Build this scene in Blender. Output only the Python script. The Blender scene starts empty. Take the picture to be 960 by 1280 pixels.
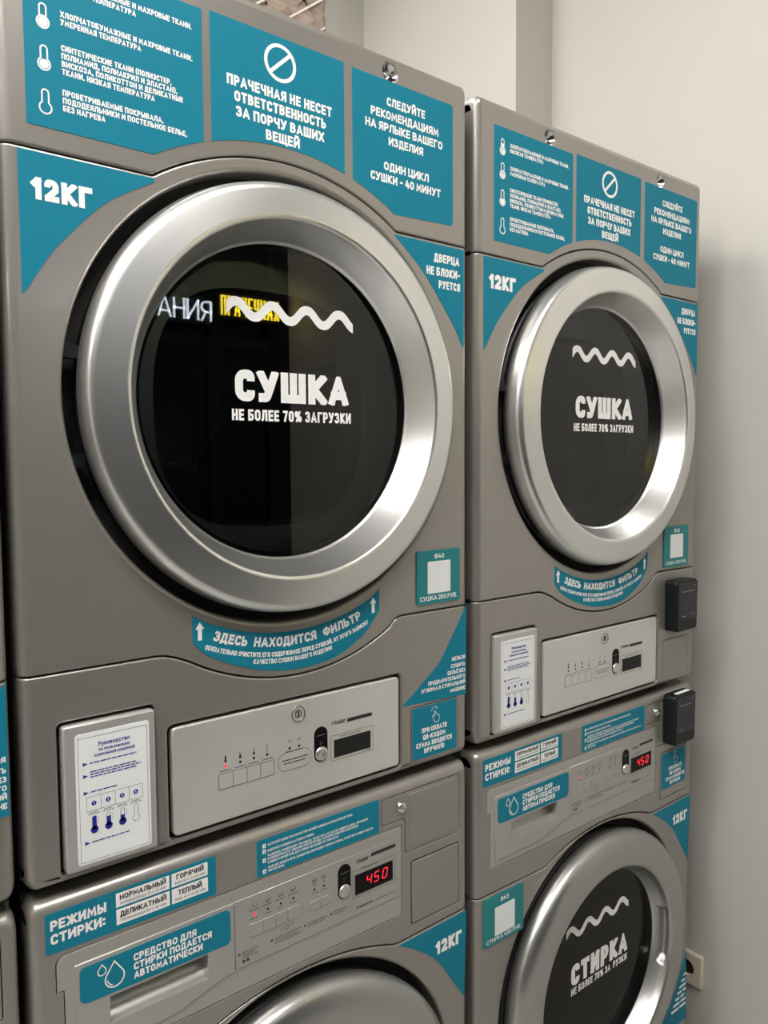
import bpy, math, random
from mathutils import Vector, Matrix
from mathutils.geometry import tessellate_polygon

random.seed(7)
SC = bpy.context.scene
COL = SC.collection
PI = math.pi

# ------------------------------------------------------------------ camera, world, lights, exposure
cam_d = bpy.data.cameras.new('camera')
cam_o = bpy.data.objects.new('camera', cam_d)
COL.objects.link(cam_o)
SC.camera = cam_o
cam_d.sensor_fit = 'HORIZONTAL'
cam_d.sensor_width = 36.0
cam_d.lens = 973.8 / 960 * 36.0
cam_d.clip_start = 0.02
cam_o.matrix_world = (Matrix.Translation((-0.21893, -0.89114, 0.23151))
                      @ Matrix.Rotation(-0.675128, 4, 'Z')
                      @ Matrix.Rotation(PI / 2 - 0.064088, 4, 'X')
                      @ Matrix.Rotation(-0.006612, 4, 'Z'))

world = bpy.data.worlds.new('night')
SC.world = world
world.use_nodes = True
world.node_tree.nodes['Background'].inputs[0].default_value = (0.02, 0.026, 0.04, 1)
world.node_tree.nodes['Background'].inputs[1].default_value = 0.25

SC.view_settings.view_transform = 'Standard'
SC.view_settings.look = 'None'
SC.view_settings.gamma = 1.0
SC.view_settings.use_curve_mapping = False
SC.view_settings.exposure = 1.05

FLOOR = -1.24
CEIL = 2.05
CEILING_LAMPS = [(-0.95, -0.45), (0.30, -1.15), (-2.5, -0.35), (0.0, 0.60), (-0.95, -1.15)]
LAMP_POWER = 15.5

# ------------------------------------------------------------------ materials
def nmat(name):
    m = bpy.data.materials.new(name)
    m.use_nodes = True
    return m, m.node_tree, m.node_tree.nodes['Principled BSDF']

def plain(name, col, rough=.5, metal=0.0, coat=0.0, emit=None, estr=0.0, spec=.5):
    m, nt, b = nmat(name)
    b.inputs['Base Color'].default_value = (*col, 1)
    b.inputs['Roughness'].default_value = rough
    b.inputs['Metallic'].default_value = metal
    b.inputs['Specular IOR Level'].default_value = spec
    if coat:
        b.inputs['Coat Weight'].default_value = coat
        b.inputs['Coat Roughness'].default_value = .15
    if emit:
        b.inputs['Emission Color'].default_value = (*emit, 1)
        b.inputs['Emission Strength'].default_value = estr
    return m

def noisy(name, c1, c2, scale, rough=.5, r2=None, metal=0.0, bump=0.0, bscale=None, stretch=(1, 1, 1), detail=4, dist=.002):
    m, nt, b = nmat(name)
    tc = nt.nodes.new('ShaderNodeTexCoord')
    mp = nt.nodes.new('ShaderNodeMapping')
    mp.inputs['Scale'].default_value = stretch
    nt.links.new(tc.outputs['Object'], mp.inputs['Vector'])
    n = nt.nodes.new('ShaderNodeTexNoise')
    n.inputs['Scale'].default_value = scale
    n.inputs['Detail'].default_value = detail
    nt.links.new(mp.outputs[0], n.inputs['Vector'])
    r = nt.nodes.new('ShaderNodeValToRGB')
    r.color_ramp.elements[0].position = .3
    r.color_ramp.elements[1].position = .7
    r.color_ramp.elements[0].color = (*c1, 1)
    r.color_ramp.elements[1].color = (*c2, 1)
    nt.links.new(n.outputs['Fac'], r.inputs[0])
    nt.links.new(r.outputs[0], b.inputs['Base Color'])
    b.inputs['Metallic'].default_value = metal
    b.inputs['Roughness'].default_value = rough
    if r2 is not None:
        mr = nt.nodes.new('ShaderNodeMapRange')
        mr.inputs['From Min'].default_value = .3
        mr.inputs['From Max'].default_value = .7
        mr.inputs['To Min'].default_value = rough
        mr.inputs['To Max'].default_value = r2
        nt.links.new(n.outputs['Fac'], mr.inputs['Value'])
        nt.links.new(mr.outputs[0], b.inputs['Roughness'])
    if bump:
        n2 = nt.nodes.new('ShaderNodeTexNoise')
        n2.inputs['Scale'].default_value = bscale or scale
        n2.inputs['Detail'].default_value = 3
        nt.links.new(mp.outputs[0], n2.inputs['Vector'])
        bp = nt.nodes.new('ShaderNodeBump')
        bp.inputs['Strength'].default_value = bump
        bp.inputs['Distance'].default_value = dist
        nt.links.new(n2.outputs['Fac'], bp.inputs['Height'])
        nt.links.new(bp.outputs[0], b.inputs['Normal'])
    return m

def glass_mat(name, tint, rough=0.0, ior=1.5):
    m = bpy.data.materials.new(name)
    m.use_nodes = True
    nt = m.node_tree
    nt.nodes.clear()
    out = nt.nodes.new('ShaderNodeOutputMaterial')
    mix = nt.nodes.new('ShaderNodeMixShader')
    tr = nt.nodes.new('ShaderNodeBsdfTransparent')
    tr.inputs[0].default_value = (*tint, 1)
    gl = nt.nodes.new('ShaderNodeBsdfGlossy')
    gl.inputs['Roughness'].default_value = rough
    gl.inputs['Color'].default_value = (1, 1, 1, 1)
    fr = nt.nodes.new('ShaderNodeFresnel')
    fr.inputs[0].default_value = ior
    nt.links.new(fr.outputs[0], mix.inputs[0])
    nt.links.new(tr.outputs[0], mix.inputs[1])
    nt.links.new(gl.outputs[0], mix.inputs[2])
    nt.links.new(mix.outputs[0], out.inputs[0])
    return m

def clear_mat(name, tint):
    m = bpy.data.materials.new(name)
    m.use_nodes = True
    nt = m.node_tree
    nt.nodes.clear()
    out = nt.nodes.new('ShaderNodeOutputMaterial')
    tr = nt.nodes.new('ShaderNodeBsdfTransparent')
    tr.inputs[0].default_value = (*tint, 1)
    nt.links.new(tr.outputs[0], out.inputs[0])
    return m

M = {}
M['paint'] = noisy('silver_grey_paint', (.300, .280, .258), (.320, .299, .276), 900, .34, metal=.55, bump=.02, bscale=700, dist=.0004)
M['paint_light'] = noisy('light_silver_plastic', (.42, .41, .385), (.44, .43, .405), 500, .34, metal=.5)
M['cabinet'] = plain('dark_grey_sheet', (.10, .10, .10), .5, .3)
M['black'] = plain('black_rubber', (.012, .012, .013), .45)
M['void'] = plain('shadow_gap_black', (.01, .01, .01), .8)
M['silver'] = plain('satin_silver', (.74, .74, .73), .32, .97)
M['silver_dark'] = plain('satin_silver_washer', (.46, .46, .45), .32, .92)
M['steel'] = noisy('smudged_stainless', (.64, .63, .60), (.70, .69, .66), 7, .30, .40, metal=.5, stretch=(1, 1, 1.6))
M['chrome'] = plain('chrome', (.75, .75, .75), .15, 1)
M['lockmetal'] = plain('lock_metal', (.30, .28, .25), .3, .9)
M['knob'] = plain('knob_silver', (.7, .7, .68), .3, .9)
M['teal'] = plain('teal_vinyl', (.010, .195, .285), .5, spec=.12)
M['teal_green'] = plain('teal_green_vinyl', (.012, .205, .225), .3, spec=.35)
M['white'] = plain('plain_white', (.88, .88, .87), .5)
M['wprint'] = plain('white_vinyl_print', (.88, .88, .87), .5)
M['paper'] = plain('paper', (.80, .82, .83), .5)
M['bprint'] = plain('blue_print', (.01, .018, .30), .5)
M['kprint'] = plain('black_print', (.015, .015, .017), .5)
M['gprint'] = plain('grey_print', (.10, .10, .10), .5)
M['display'] = plain('display_window', (.004, .004, .004), .2, spec=.15)
M['display_off'] = plain('display_window_off', (.016, .018, .016), .25, spec=.15)
M['led_red'] = plain('red_led', (.4, .01, .02), .4, emit=(1, .03, .05), estr=.8)
M['digit'] = plain('red_digit', (.4, .01, .02), .4, emit=(1, .012, .035), estr=.9)
M['frame'] = plain('manual_frame_grey', (.50, .495, .48), .28, .4)
M['glass'] = glass_mat('dark_door_glass', (.46, .48, .475), 0.0, 1.47)
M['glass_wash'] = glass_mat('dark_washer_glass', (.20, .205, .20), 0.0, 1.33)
M['glass_back'] = clear_mat('glass_rear_face', (.9, .9, .9))
M['window_glass'] = glass_mat('storefront_glass', (.55, .6, .62))
M['port'] = plain('port_plate', (.40, .42, .41), .35, .4)
M['drum'] = noisy('drum_steel', (.12, .12, .12), (.15, .15, .15), 40, .4, metal=.8)
M['terminal'] = plain('black_terminal_rubber', (.006, .008, .009), .42, spec=.3)
M['tscreen'] = plain('terminal_screen', (.020, .021, .025), .25, spec=.3)
M['tblue'] = plain('terminal_blue_mark', (.04, .03, .13), .3)
M['tgrey'] = plain('terminal_grey_mark', (.25, .25, .27), .3)
M['wall'] = noisy('painted_wall', (.51, .492, .455), (.53, .512, .475), 3, .7, bump=.18, bscale=70, dist=.002)
M['ceiling'] = plain('ceiling_white', (.7, .69, .66), .8)
M['floor'] = noisy('floor_tile', (.34, .33, .31), (.39, .38, .36), 4, .4)
M['lamp'] = plain('led_panel', (.9, .9, .9), .5, emit=(1, .97, .925), estr=LAMP_POWER)
M['outlet'] = plain('cream_plastic', (.62, .56, .44), .35)
M['outlet_dark'] = plain('socket_hole', (.03, .02, .015), .6)
M['wicker'] = noisy('woven_band_brown', (.23, .17, .135), (.34, .265, .215), 60, .5, stretch=(1, 1, 4))
M['cord'] = plain('white_cord', (.7, .66, .6), .5)
M['wicker_in'] = plain('basket_lining', (.05, .035, .03), .8)
M['neon_white'] = plain('neon_white', (.8, .8, .8), .5, emit=(.8, .9, 1), estr=7)
M['neon_yellow'] = plain('neon_yellow', (.8, .7, .1), .5, emit=(1, .78, .04), estr=9)
M['mullion'] = plain('dark_window_frame', (.02, .02, .025), .4)

for k_ in ('paint', 'paint_light'):
    b_ = M[k_].node_tree.nodes['Principled BSDF']
    b_.inputs['Coat Weight'].default_value = .5
    b_.inputs['Coat Roughness'].default_value = .16
# ------------------------------------------------------------------ mesh helpers
class MB:
    def __init__(self):
        self.v = []; self.f = []; self.s = []; self.mi = []
    def add(self, vs, fs, smooth=False, mi=0):
        o = len(self.v)
        self.v.extend([tuple(p) for p in vs])
        for f in fs:
            self.f.append(tuple(o + i for i in f)); self.s.append(smooth); self.mi.append(mi)
    def mesh(self, name, mats):
        me = bpy.data.meshes.new(name)
        me.from_pydata(self.v, [], self.f)
        me.polygons.foreach_set('use_smooth', self.s)
        me.polygons.foreach_set('material_index', self.mi)
        for m in (mats if isinstance(mats, (list, tuple)) else [mats]):
            me.materials.append(m)
        me.update()
        return me
    def box(self, x0, x1, y0, y1, z0, z1, mi=0):
        vs = [(x, y, z) for x in (x0, x1) for y in (y0, y1) for z in (z0, z1)]
        self.add(vs, [(0, 1, 3, 2), (4, 6, 7, 5), (0, 4, 5, 1), (2, 3, 7, 6), (0, 2, 6, 4), (1, 5, 7, 3)], False, mi)
    def ngon(self, pts, y, mi=0, holes=()):
        loops = [[Vector((p[0], p[1], 0)) for p in pts]] + [[Vector((p[0], p[1], 0)) for p in h] for h in holes]
        flat = [p for l in loops for p in l]
        tris = tessellate_polygon(loops)
        out = []
        for t in tris:
            a, b, c = (flat[i] for i in t)
            area = (b.x - a.x) * (c.y - a.y) - (b.y - a.y) * (c.x - a.x)
            if abs(area) < 1e-12: continue
            out.append(tuple(t) if area > 0 else (t[0], t[2], t[1]))
        self.add([(p.x, y, p.y) for p in flat], out, False, mi)
    def prism(self, pts, y0, y1, mi=0, bev=0.0, n=3, holes=()):
        """front at y0 (towards the camera side, -y), back at y1; pts CCW seen from the front"""
        L = orient(pts, True)
        if bev > 0:
            rings = []
            for k in range(n + 1):
                a = k / n * PI / 2
                q = inset(L, bev * (1 - math.cos(a)))
                rings.append([(x, y0 + bev * (1 - math.sin(a)), z) for x, z in q])
            self.skin([[(x, y1, z) for x, z in L]] + rings, True, mi)
            self.ngon([(p[0], p[2]) for p in rings[-1]], y0, mi, holes)
        else:
            for i in range(len(L)):
                a, b = L[i], L[(i + 1) % len(L)]
                self.add([(a[0], y1, a[1]), (b[0], y1, b[1]), (b[0], y0, b[1]), (a[0], y0, a[1])], [(0, 1, 2, 3)], False, mi)
            self.ngon(L, y0, mi, holes)
        self.add([(x, y1, z) for x, z in L], [tuple(reversed(range(len(L))))], False, mi) if not holes else None
    def skin(self, rings, closed=True, mi=0, smooth=True, flip=False):
        n = len(rings[0])
        vs = [p for r in rings for p in r]
        fs = []
        m = n if closed else n - 1
        for k in range(len(rings) - 1):
            for i in range(m):
                j = (i + 1) % n
                q = (k * n + i, k * n + j, (k + 1) * n + j, (k + 1) * n + i)
                fs.append(tuple(reversed(q)) if flip else q)
        self.add(vs, fs, smooth, mi)
    def lathe(self, prof, cx, cz, n=128, mi=0, fn=None, flip=False):
        rings = []
        for k, (r, y) in enumerate(prof):
            ring = []
            for i in range(n):
                a = 2 * PI * i / n
                rr, yy = (r, y) if fn is None else fn(k, a, r, y)
                ring.append((cx + rr * math.cos(a), yy, cz + rr * math.sin(a)))
            rings.append(ring)
        self.skin(rings, True, mi, True, flip)

def area2(p):
    return sum(p[i][0] * p[(i + 1) % len(p)][1] - p[(i + 1) % len(p)][0] * p[i][1] for i in range(len(p)))
def orient(p, ccw=True):
    p = list(p)
    return p if (area2(p) > 0) == ccw else p[::-1]
def inset(p, d):
    """offset a CCW loop inwards by d (negative: outwards)"""
    n = len(p); out = []
    for i in range(n):
        a, b, c = p[i - 1], p[i], p[(i + 1) % n]
        d1 = (b[0] - a[0], b[1] - a[1]); d2 = (c[0] - b[0], c[1] - b[1])
        l1 = math.hypot(*d1) or 1e-9; l2 = math.hypot(*d2) or 1e-9
        n1 = (-d1[1] / l1, d1[0] / l1); n2 = (-d2[1] / l2, d2[0] / l2)
        m = (n1[0] + n2[0], n1[1] + n2[1]); k = 1 + n1[0] * n2[0] + n1[1] * n2[1]
        k = max(k, .35)
        out.append((b[0] + m[0] / k * d, b[1] + m[1] / k * d))
    return out
def rrect(x0, x1, z0, z1, r, n=5):
    out = []
    for cx, cz, a0 in ((x1 - r, z0 + r, -90), (x1 - r, z1 - r, 0), (x0 + r, z1 - r, 90), (x0 + r, z0 + r, 180)):
        for i in range(n + 1):
            a = math.radians(a0 + 90 * i / n)
            out.append((cx + r * math.cos(a), cz + r * math.sin(a)))
    return out
def circle(cx, cz, r, n=64, a0=0.0):
    return [(cx + r * math.cos(a0 + 2 * PI * i / n), cz + r * math.sin(a0 + 2 * PI * i / n)) for i in range(n)]
def arc(cx, cz, r, a0, a1, n):
    return [(cx + r * math.cos(math.radians(a0 + (a1 - a0) * i / n)), cz + r * math.sin(math.radians(a0 + (a1 - a0) * i / n))) for i in range(n + 1)]
def arcx(cx, cz, r, x0, x1, n, up=True):
    out = []
    for i in range(n + 1):
        x = x0 + (x1 - x0) * i / n
        h = math.sqrt(max(r * r - (x - cx) ** 2, 0))
        out.append((x, cz + h if up else cz - h))
    return out
def smooth_pts(p, n=5):
    out = []
    for i in range(len(p) - 1):
        p0 = p[max(i - 1, 0)]; p1 = p[i]; p2 = p[i + 1]; p3 = p[min(i + 2, len(p) - 1)]
        for k in range(n):
            t = k / n
            out.append(tuple(.5 * ((2 * p1[j]) + (-p0[j] + p2[j]) * t + (2 * p0[j] - 5 * p1[j] + 4 * p2[j] - p3[j]) * t * t + (-p0[j] + 3 * p1[j] - 3 * p2[j] + p3[j]) * t ** 3) for j in (0, 1)))
    out.append(p[-1])
    return out
def rounded(p, r, n=3, closed=True):
    """round the corners of a polygon; r a number or one per corner"""
    out = []; N = len(p)
    for i in range(N):
        rr = r[i] if isinstance(r, (list, tuple)) else r
        if (not closed and i in (0, N - 1)) or rr <= 0:
            out.append(p[i]); continue
        a, b, c = p[i - 1], p[i], p[(i + 1) % N]
        la = math.hypot(a[0] - b[0], a[1] - b[1]); lc = math.hypot(c[0] - b[0], c[1] - b[1])
        q = min(rr, la * .499, lc * .499)
        A = (b[0] + (a[0] - b[0]) / la * q, b[1] + (a[1] - b[1]) / la * q)
        Cc = (b[0] + (c[0] - b[0]) / lc * q, b[1] + (c[1] - b[1]) / lc * q)
        for k in range(n + 1):
            t = k / n
            w0, w1, w2 = (1 - t) ** 2, 1.17 * 2 * t * (1 - t), t * t
            # rational curve: close to a circular arc
            w = (1 - t) ** 2 + 2 * t * (1 - t) * .72 + t * t
            out.append((((1 - t) ** 2 * A[0] + 2 * t * (1 - t) * .72 * b[0] + t * t * Cc[0]) / w,
                        ((1 - t) ** 2 * A[1] + 2 * t * (1 - t) * .72 * b[1] + t * t * Cc[1]) / w))
    return out

# ------------------------------------------------------------------ stroke lettering (flat print)
R_ = 'r'
G = {}
def g(ch, w, *paths, **k):
    G[ch] = (w, paths, k)
# path: list of points (x 0..1, y 0..1[, 'r' for rounded corner]); first item 'c' marks a closed path
g('А', .66, [(0, 0), (.5, 1.06), (1, 0)], [(.16, .27), (.84, .27)])
g('Б', .54, [(.92, 1), (0, 1), (0, 0), (1, 0, R_), (1, .56, R_), (0, .56)])
g('В', .54, [(0, .5), (0, 1), (.9, 1, R_), (.9, .53, R_), (.1, .53)], [(0, .53), (1, .53, R_), (1, 0, R_), (0, 0), (0, .6)])
g('Г', .48, [(0, 0), (0, 1), (1, 1)])
g('Д', .66, [(.12, .03), (.22, 1), (.84, 1), (.84, .03)], [(-.02, .0), (1.04, .0)], [(.0, .02), (.0, -.16)], [(1.02, .02), (1.02, -.16)], d=.2)
g('Е', .46, [(1, 1), (0, 1), (0, 0), (1, 0)], [(0, .51), (.9, .51)])
g('Ё', .46, [(1, 1), (0, 1), (0, 0), (1, 0)], [(0, .51), (.9, .51)], [(.05, 1.25), (.25, 1.25)], [(.65, 1.25), (.85, 1.25)], u=.4)
g('Ж', .95, [(.5, 0), (.5, 1)], [(.0, 1), (.42, .5), (.0, 0)], [(1, 1), (.58, .5), (1, 0)], [(.4, .5), (.6, .5)])
g('З', .5, ['n', (.02, .76), (.02, 1, R_), (.94, 1, R_), (.94, .53, R_), (.25, .53)], ['n', (.25, .53), (1, .53, R_), (1, 0, R_), (0, 0, R_), (0, .26)])
g('И', .6, [(0, 1), (0, 0)], [(0, .03), (1, .97)], [(1, 1), (1, 0)])
g('Й', .6, [(0, 1), (0, 0)], [(0, .03), (1, .97)], [(1, 1), (1, 0)], [(.25, 1.33), (.36, 1.2), (.64, 1.2), (.75, 1.33)], u=.45)
g('К', .56, [(0, 0), (0, 1)], [(1, 1.04), (.18, .52), (1.03, -.04)])
g('Л', .6, [(-.02, 0), (.12, .1), (.26, 1), (1, 1), (1, 0)])
g('М', .78, [(0, 0), (.06, 1), (.5, .25), (.94, 1), (1, 0)])
g('Н', .56, [(0, 0), (0, 1)], [(1, 0), (1, 1)], [(0, .5), (1, .5)])
g('О', .58, ['c', (0, 0, R_), (1, 0, R_), (1, 1, R_), (0, 1, R_)])
g('П', .56, [(0, 0), (0, 1), (1, 1), (1, 0)])
g('Р', .52, [(0, 0), (0, 1), (1, 1, R_), (1, .42, R_), (0, .42)])
g('С', .52, ['n', (1, .70), (1, 1, R_), (0, 1, R_), (0, 0, R_), (1, 0, R_), (1, .30)])
g('Т', .56, [(0, 1), (1, 1)], [(.5, 1), (.5, 0)])
g('У', .6, [(0, 1.03), (.52, .36)], [(1, 1.03), (.5, .15), (.4, 0, R_), (.08, 0)])
g('Ф', .78, [(.5, -.04), (.5, 1.04)], ['c', (0, .17, R_), (1, .17, R_), (1, .86, R_), (0, .86, R_)])
g('Х', .6, [(0, 1.02), (1, -.02)], [(0, -.02), (1, 1.02)])
g('Ц', .6, [(0, 1), (0, 0), (.92, 0)], [(.92, 1), (.92, 0), (1.12, 0), (1.12, -.18)], d=.2)
g('Ч', .54, [(0, 1), (0, .45, R_), (1, .45)], [(1, 1), (1, 0)])
g('Ш', .85, [(0, 1), (0, 0), (1, 0), (1, 1)], [(.5, 0), (.5, 1)])
g('Щ', .88, [(0, 1), (0, 0), (.94, 0), (.94, 1)], [(.47, 0), (.47, 1)], [(.94, 0), (1.1, 0), (1.1, -.18)], d=.2)
g('Ъ', .62, [(0, 1), (.3, 1), (.3, 0), (1, 0, R_), (1, .55, R_), (.3, .55)])
g('Ы', .76, [(0, 1), (0, 0), (.62, 0, R_), (.62, .55, R_), (0, .55)], [(1, 0), (1, 1)])
g('Ь', .5, [(0, 1), (0, 0), (1, 0, R_), (1, .55, R_), (0, .55)])
g('Э', .54, ['n', (0, .72), (0, 1, R_), (1, 1, R_), (1, 0, R_), (0, 0, R_), (0, .28)], [(.35, .5), (1, .5)])
g('Ю', .85, [(0, 0), (0, 1)], [(0, .5), (.36, .5)], ['c', (.36, 0, R_), (1, 0, R_), (1, 1, R_), (.36, 1, R_)])
g('Я', .54, [(1, 0), (1, 1), (0, 1, R_), (0, .44, R_), (1, .44)], [(.45, .44), (0, -.03)])
g('0', .5, ['c', (0, 0, R_), (1, 0, R_), (1, 1, R_), (0, 1, R_)])
g('1', .28, [(0, .78), (.75, 1.0)], [(.85, 1), (.85, 0)])
g('2', .5, ['n', (0, .68), (0, 1, R_), (.95, 1, R_), (.95, .56), (0, .05)], [(0, 0), (1, 0)])
g('3', .48, ['n', (.02, .76), (.02, 1, R_), (.94, 1, R_), (.94, .53, R_), (.25, .53)], ['n', (.25, .53), (1, .53, R_), (1, 0, R_), (0, 0, R_), (0, .26)])
g('4', .56, [(.45, 1.02), (0, .28), (1.06, .28)], [(.76, .6), (.76, 0)])
g('5', .48, [(.92, 1), (.08, 1), (.04, .58), (1, .58, R_), (1, 0, R_), (0, 0, R_), (0, .18)])
g('6', .5, [(.95, .82), (.95, 1, R_), (0, 1, R_), (0, 0, R_), (1, 0, R_), (1, .57, R_), (0, .57)])
g('7', .48, [(0, 1), (1, 1), (.35, -.02)])
g('8', .52, ['c', (0, 0, R_), (1, 0, R_), (1, .54, R_), (0, .54, R_)], ['c', (.06, .54, R_), (.94, .54, R_), (.94, 1, R_), (.06, 1, R_)])
g('9', .5, [(.05, .18), (.05, 0, R_), (1, 0, R_), (1, 1, R_), (0, 1, R_), (0, .43, R_), (1, .43)])
g('%', .85, ['c', (0, .56, R_), (.34, .56, R_), (.34, 1, R_), (0, 1, R_)], ['c', (.66, 0, R_), (1, 0, R_), (1, .44, R_), (.66, .44, R_)], [(.22, -.04), (.78, 1.04)])
g('#', .6, [(.3, 0), (.3, 1)], [(.7, 0), (.7, 1)], [(0, .33), (1, .33)], [(0, .67), (1, .67)])
g('.', .02, [(-2, 0), (3, 0)]); g(',', .02, [(0, .05), (-1, -.16)], d=.2); g(':', .02, [(-2, .12), (3, .12)], [(-2, .72), (3, .72)])
g('-', .28, [(0, .45), (1, .45)]); g('(', .16, [(1, 1.1), (0, .8, R_), (0, .2, R_), (1, -.1)], d=.15, u=.15); g(')', .16, [(0, 1.1), (1, .8, R_), (1, .2, R_), (0, -.1)], d=.15, u=.15)
g('Q', .6, ['c', (0, 0, R_), (1, 0, R_), (1, 1, R_), (0, 1, R_)], [(.6, .25), (1.08, -.1)], d=.15)
g('R', .56, [(0, 0), (0, 1), (1, 1, R_), (1, .45, R_), (0, .45)], [(.5, .45), (1.03, -.03)])
X = .7
g('H', .62, [(0, 0), (0, 1)], [(1, 0), (1, 1)], [(0, .5), (1, .5)])
g('a', .48, ['c', (0, 0, R_), (1, 0, R_), (1, X, R_), (0, X, R_)], [(1, X), (1, 0)])
g('i', .02, [(.5, 0), (.5, X)], [(-2, 1), (3, 1)])
g('e', .5, [(.95, .12), (.95, 0, R_), (0, 0, R_), (0, X, R_), (1, X, R_), (1, .36), (0, .36)])
g('r', .3, [(0, 0), (0, X)], [(0, .45), (.1, X, R_), (1, X)])
low = {'о': ('О', X), 'в': ('В', X), 'к': ('К', X), 'д': ('Д', X), 'с': ('С', X), 'т': ('Т', X), 'п': ('П', X), 'л': ('Л', X), 'з': ('З', X),
       'н': ('Н', X), 'и': ('И', X), 'ю': ('Ю', X), 'ш': ('Ш', X), 'м': ('М', X), 'й': ('Й', X), 'ь': ('Ь', X), 'ч': ('Ч', X), 'я': ('Я', X), 'г': ('Г', X)}
for k_, (u_, s_) in low.items():
    w_, ps_, kw_ = G[u_]
    G[k_] = (w_ * .85, [[q if q in ('c', 'n') else (q[0], q[1] * s_) + tuple(q[2:]) for q in p] for p in ps_], kw_)
g('а', .48, ['c', (0, 0, R_), (1, 0, R_), (1, X, R_), (0, X, R_)], [(1, X), (1, 0)])
g('е', .5, [(.95, .12), (.95, 0, R_), (0, 0, R_), (0, X, R_), (1, X, R_), (1, .36), (0, .36)])
g('р', .5, [(0, X), (0, -.3)], ['c', (0, 0, R_), (1, 0, R_), (1, X, R_), (0, X, R_)], d=.35)
g('у', .5, [(0, X), (.5, .08)], [(1, X), (.4, -.3), (.1, -.3)], d=.35)
g('ф', .7, [(.5, -.25), (.5, 1)], ['c', (0, 0, R_), (1, 0, R_), (1, X, R_), (0, X, R_)], d=.3)

def clip_box(poly, x0, x1, y0, y1):
    for ax, lim, sg in ((0, x0, 1), (0, x1, -1), (1, y0, 1), (1, y1, -1)):
        out = []
        for i in range(len(poly)):
            a, b = poly[i - 1], poly[i]
            da, db = (a[ax] - lim) * sg, (b[ax] - lim) * sg
            if (da >= 0) != (db >= 0):
                t = da / (da - db)
                out.append((a[0] + (b[0] - a[0]) * t, a[1] + (b[1] - a[1]) * t))
            if db >= 0:
                out.append(b)
        poly = out
        if len(poly) < 3: return []
    return poly

def ribbon(path, t, closed=False, ext=True):
    """quads along a polyline with mitred joints"""
    P = [p for i, p in enumerate(path) if i == 0 or math.hypot(p[0] - path[i - 1][0], p[1] - path[i - 1][1]) > 1e-6]
    n = len(P)
    if closed and math.hypot(P[0][0] - P[-1][0], P[0][1] - P[-1][1]) < 1e-6: P = P[:-1]; n -= 1
    if n < 2: return []
    L = []; Rr = []
    for i in range(n):
        if closed or 0 < i < n - 1:
            a, b, c = P[i - 1], P[i], P[(i + 1) % n]
            d1 = (b[0] - a[0], b[1] - a[1]); d2 = (c[0] - b[0], c[1] - b[1])
            l1 = math.hypot(*d1); l2 = math.hypot(*d2)
            n1 = (-d1[1] / l1, d1[0] / l1); n2 = (-d2[1] / l2, d2[0] / l2)
            k = max(1 + n1[0] * n2[0] + n1[1] * n2[1], .3)
            o = ((n1[0] + n2[0]) / k, (n1[1] + n2[1]) / k); b0 = b
        else:
            a, c = (P[0], P[1]) if i == 0 else (P[-2], P[-1])
            l = math.hypot(c[0] - a[0], c[1] - a[1]); d = ((c[0] - a[0]) / l, (c[1] - a[1]) / l)
            o = (-d[1], d[0]); e = t / 2 if ext else 0
            b0 = (P[i][0] - d[0] * e, P[i][1] - d[1] * e) if i == 0 else (P[i][0] + d[0] * e, P[i][1] + d[1] * e)
        L.append((b0[0] + o[0] * t / 2, b0[1] + o[1] * t / 2)); Rr.append((b0[0] - o[0] * t / 2, b0[1] - o[1] * t / 2))
    out = []
    for i in range(n if closed else n - 1):
        j = (i + 1) % n
        out.append([Rr[i], Rr[j], L[j], L[i]])
    return out

def text_polys(s, width, h, t, n=4, gap=None):
    """polygons of one line, x 0..width, z 0..h"""
    t *= h
    gap = .10 * h if gap is None else gap * h
    sp = .30 * h
    nat = sum(G[c][0] * h for c in s if c != ' ')
    fix = sum((t + gap) if c != ' ' else sp for c in s) - gap
    sx = max((width - fix) / nat, .12) if width else 1.0
    out = []; x = 0
    for c in s:
        if c == ' ':
            x += sp; continue
        w, paths, kw = G[c]
        W = w * h * sx
        y1 = 1 * h; d = kw.get('d', 0) * h; u = kw.get('u', 0) * h
        small = w < .1
        for p in paths:
            closed = p[0] == 'c'; nocap = p[0] == 'n'
            q = p[1:] if closed or nocap else p
            pts = []; rr = []
            for k in q:
                X_ = k[0] * (W if not small else t * .03)
                pts.append((t / 2 + X_, t / 2 + k[1] * (h - t)))
                rr.append(max(W, .1 * h) * (.5 if W < .8 * h else .4) if len(k) > 2 else 0)
            if any(rr): pts = rounded(pts, rr, n, closed)
            for qi, poly in enumerate(ribbon(pts, t, closed, not nocap)):
                poly = clip_box(poly, -(.15 * t if not small else t * .6), W + t + (.15 * t if not small else t * .6) + (W * .14 if d and not small else 0), -d, y1 + u)
                if len(poly) >= 3:
                    if area2(poly) < 0: poly = poly[::-1]
                    if abs(area2(poly)) > 1e-12:
                        out.append([(x + a, b) for a, b in poly])
        x += W + t + gap
    return out, x - gap

def text(mb, s, x0, z0, h, width=None, t=.2, y=-.0008, n=3, align='l', warp=None, mi=0, gap=None):
    polys, w = text_polys(s, width, h, t, n, gap)
    if align == 'c': x0 -= w / 2
    elif align == 'r': x0 -= w
    for i, p in enumerate(polys):
        ys = y - 2.5e-6 * (i % 23)          # overlapping strokes never share a plane
        if warp:
            v = [warp(a, b) for a, b in p]
            v = [(q[0], ys, q[1]) for q in v]
        else:
            v = [(x0 + a, ys, z0 + b) for a, b in p]
        mb.add(v, [tuple(range(len(v)))], False, mi)

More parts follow.
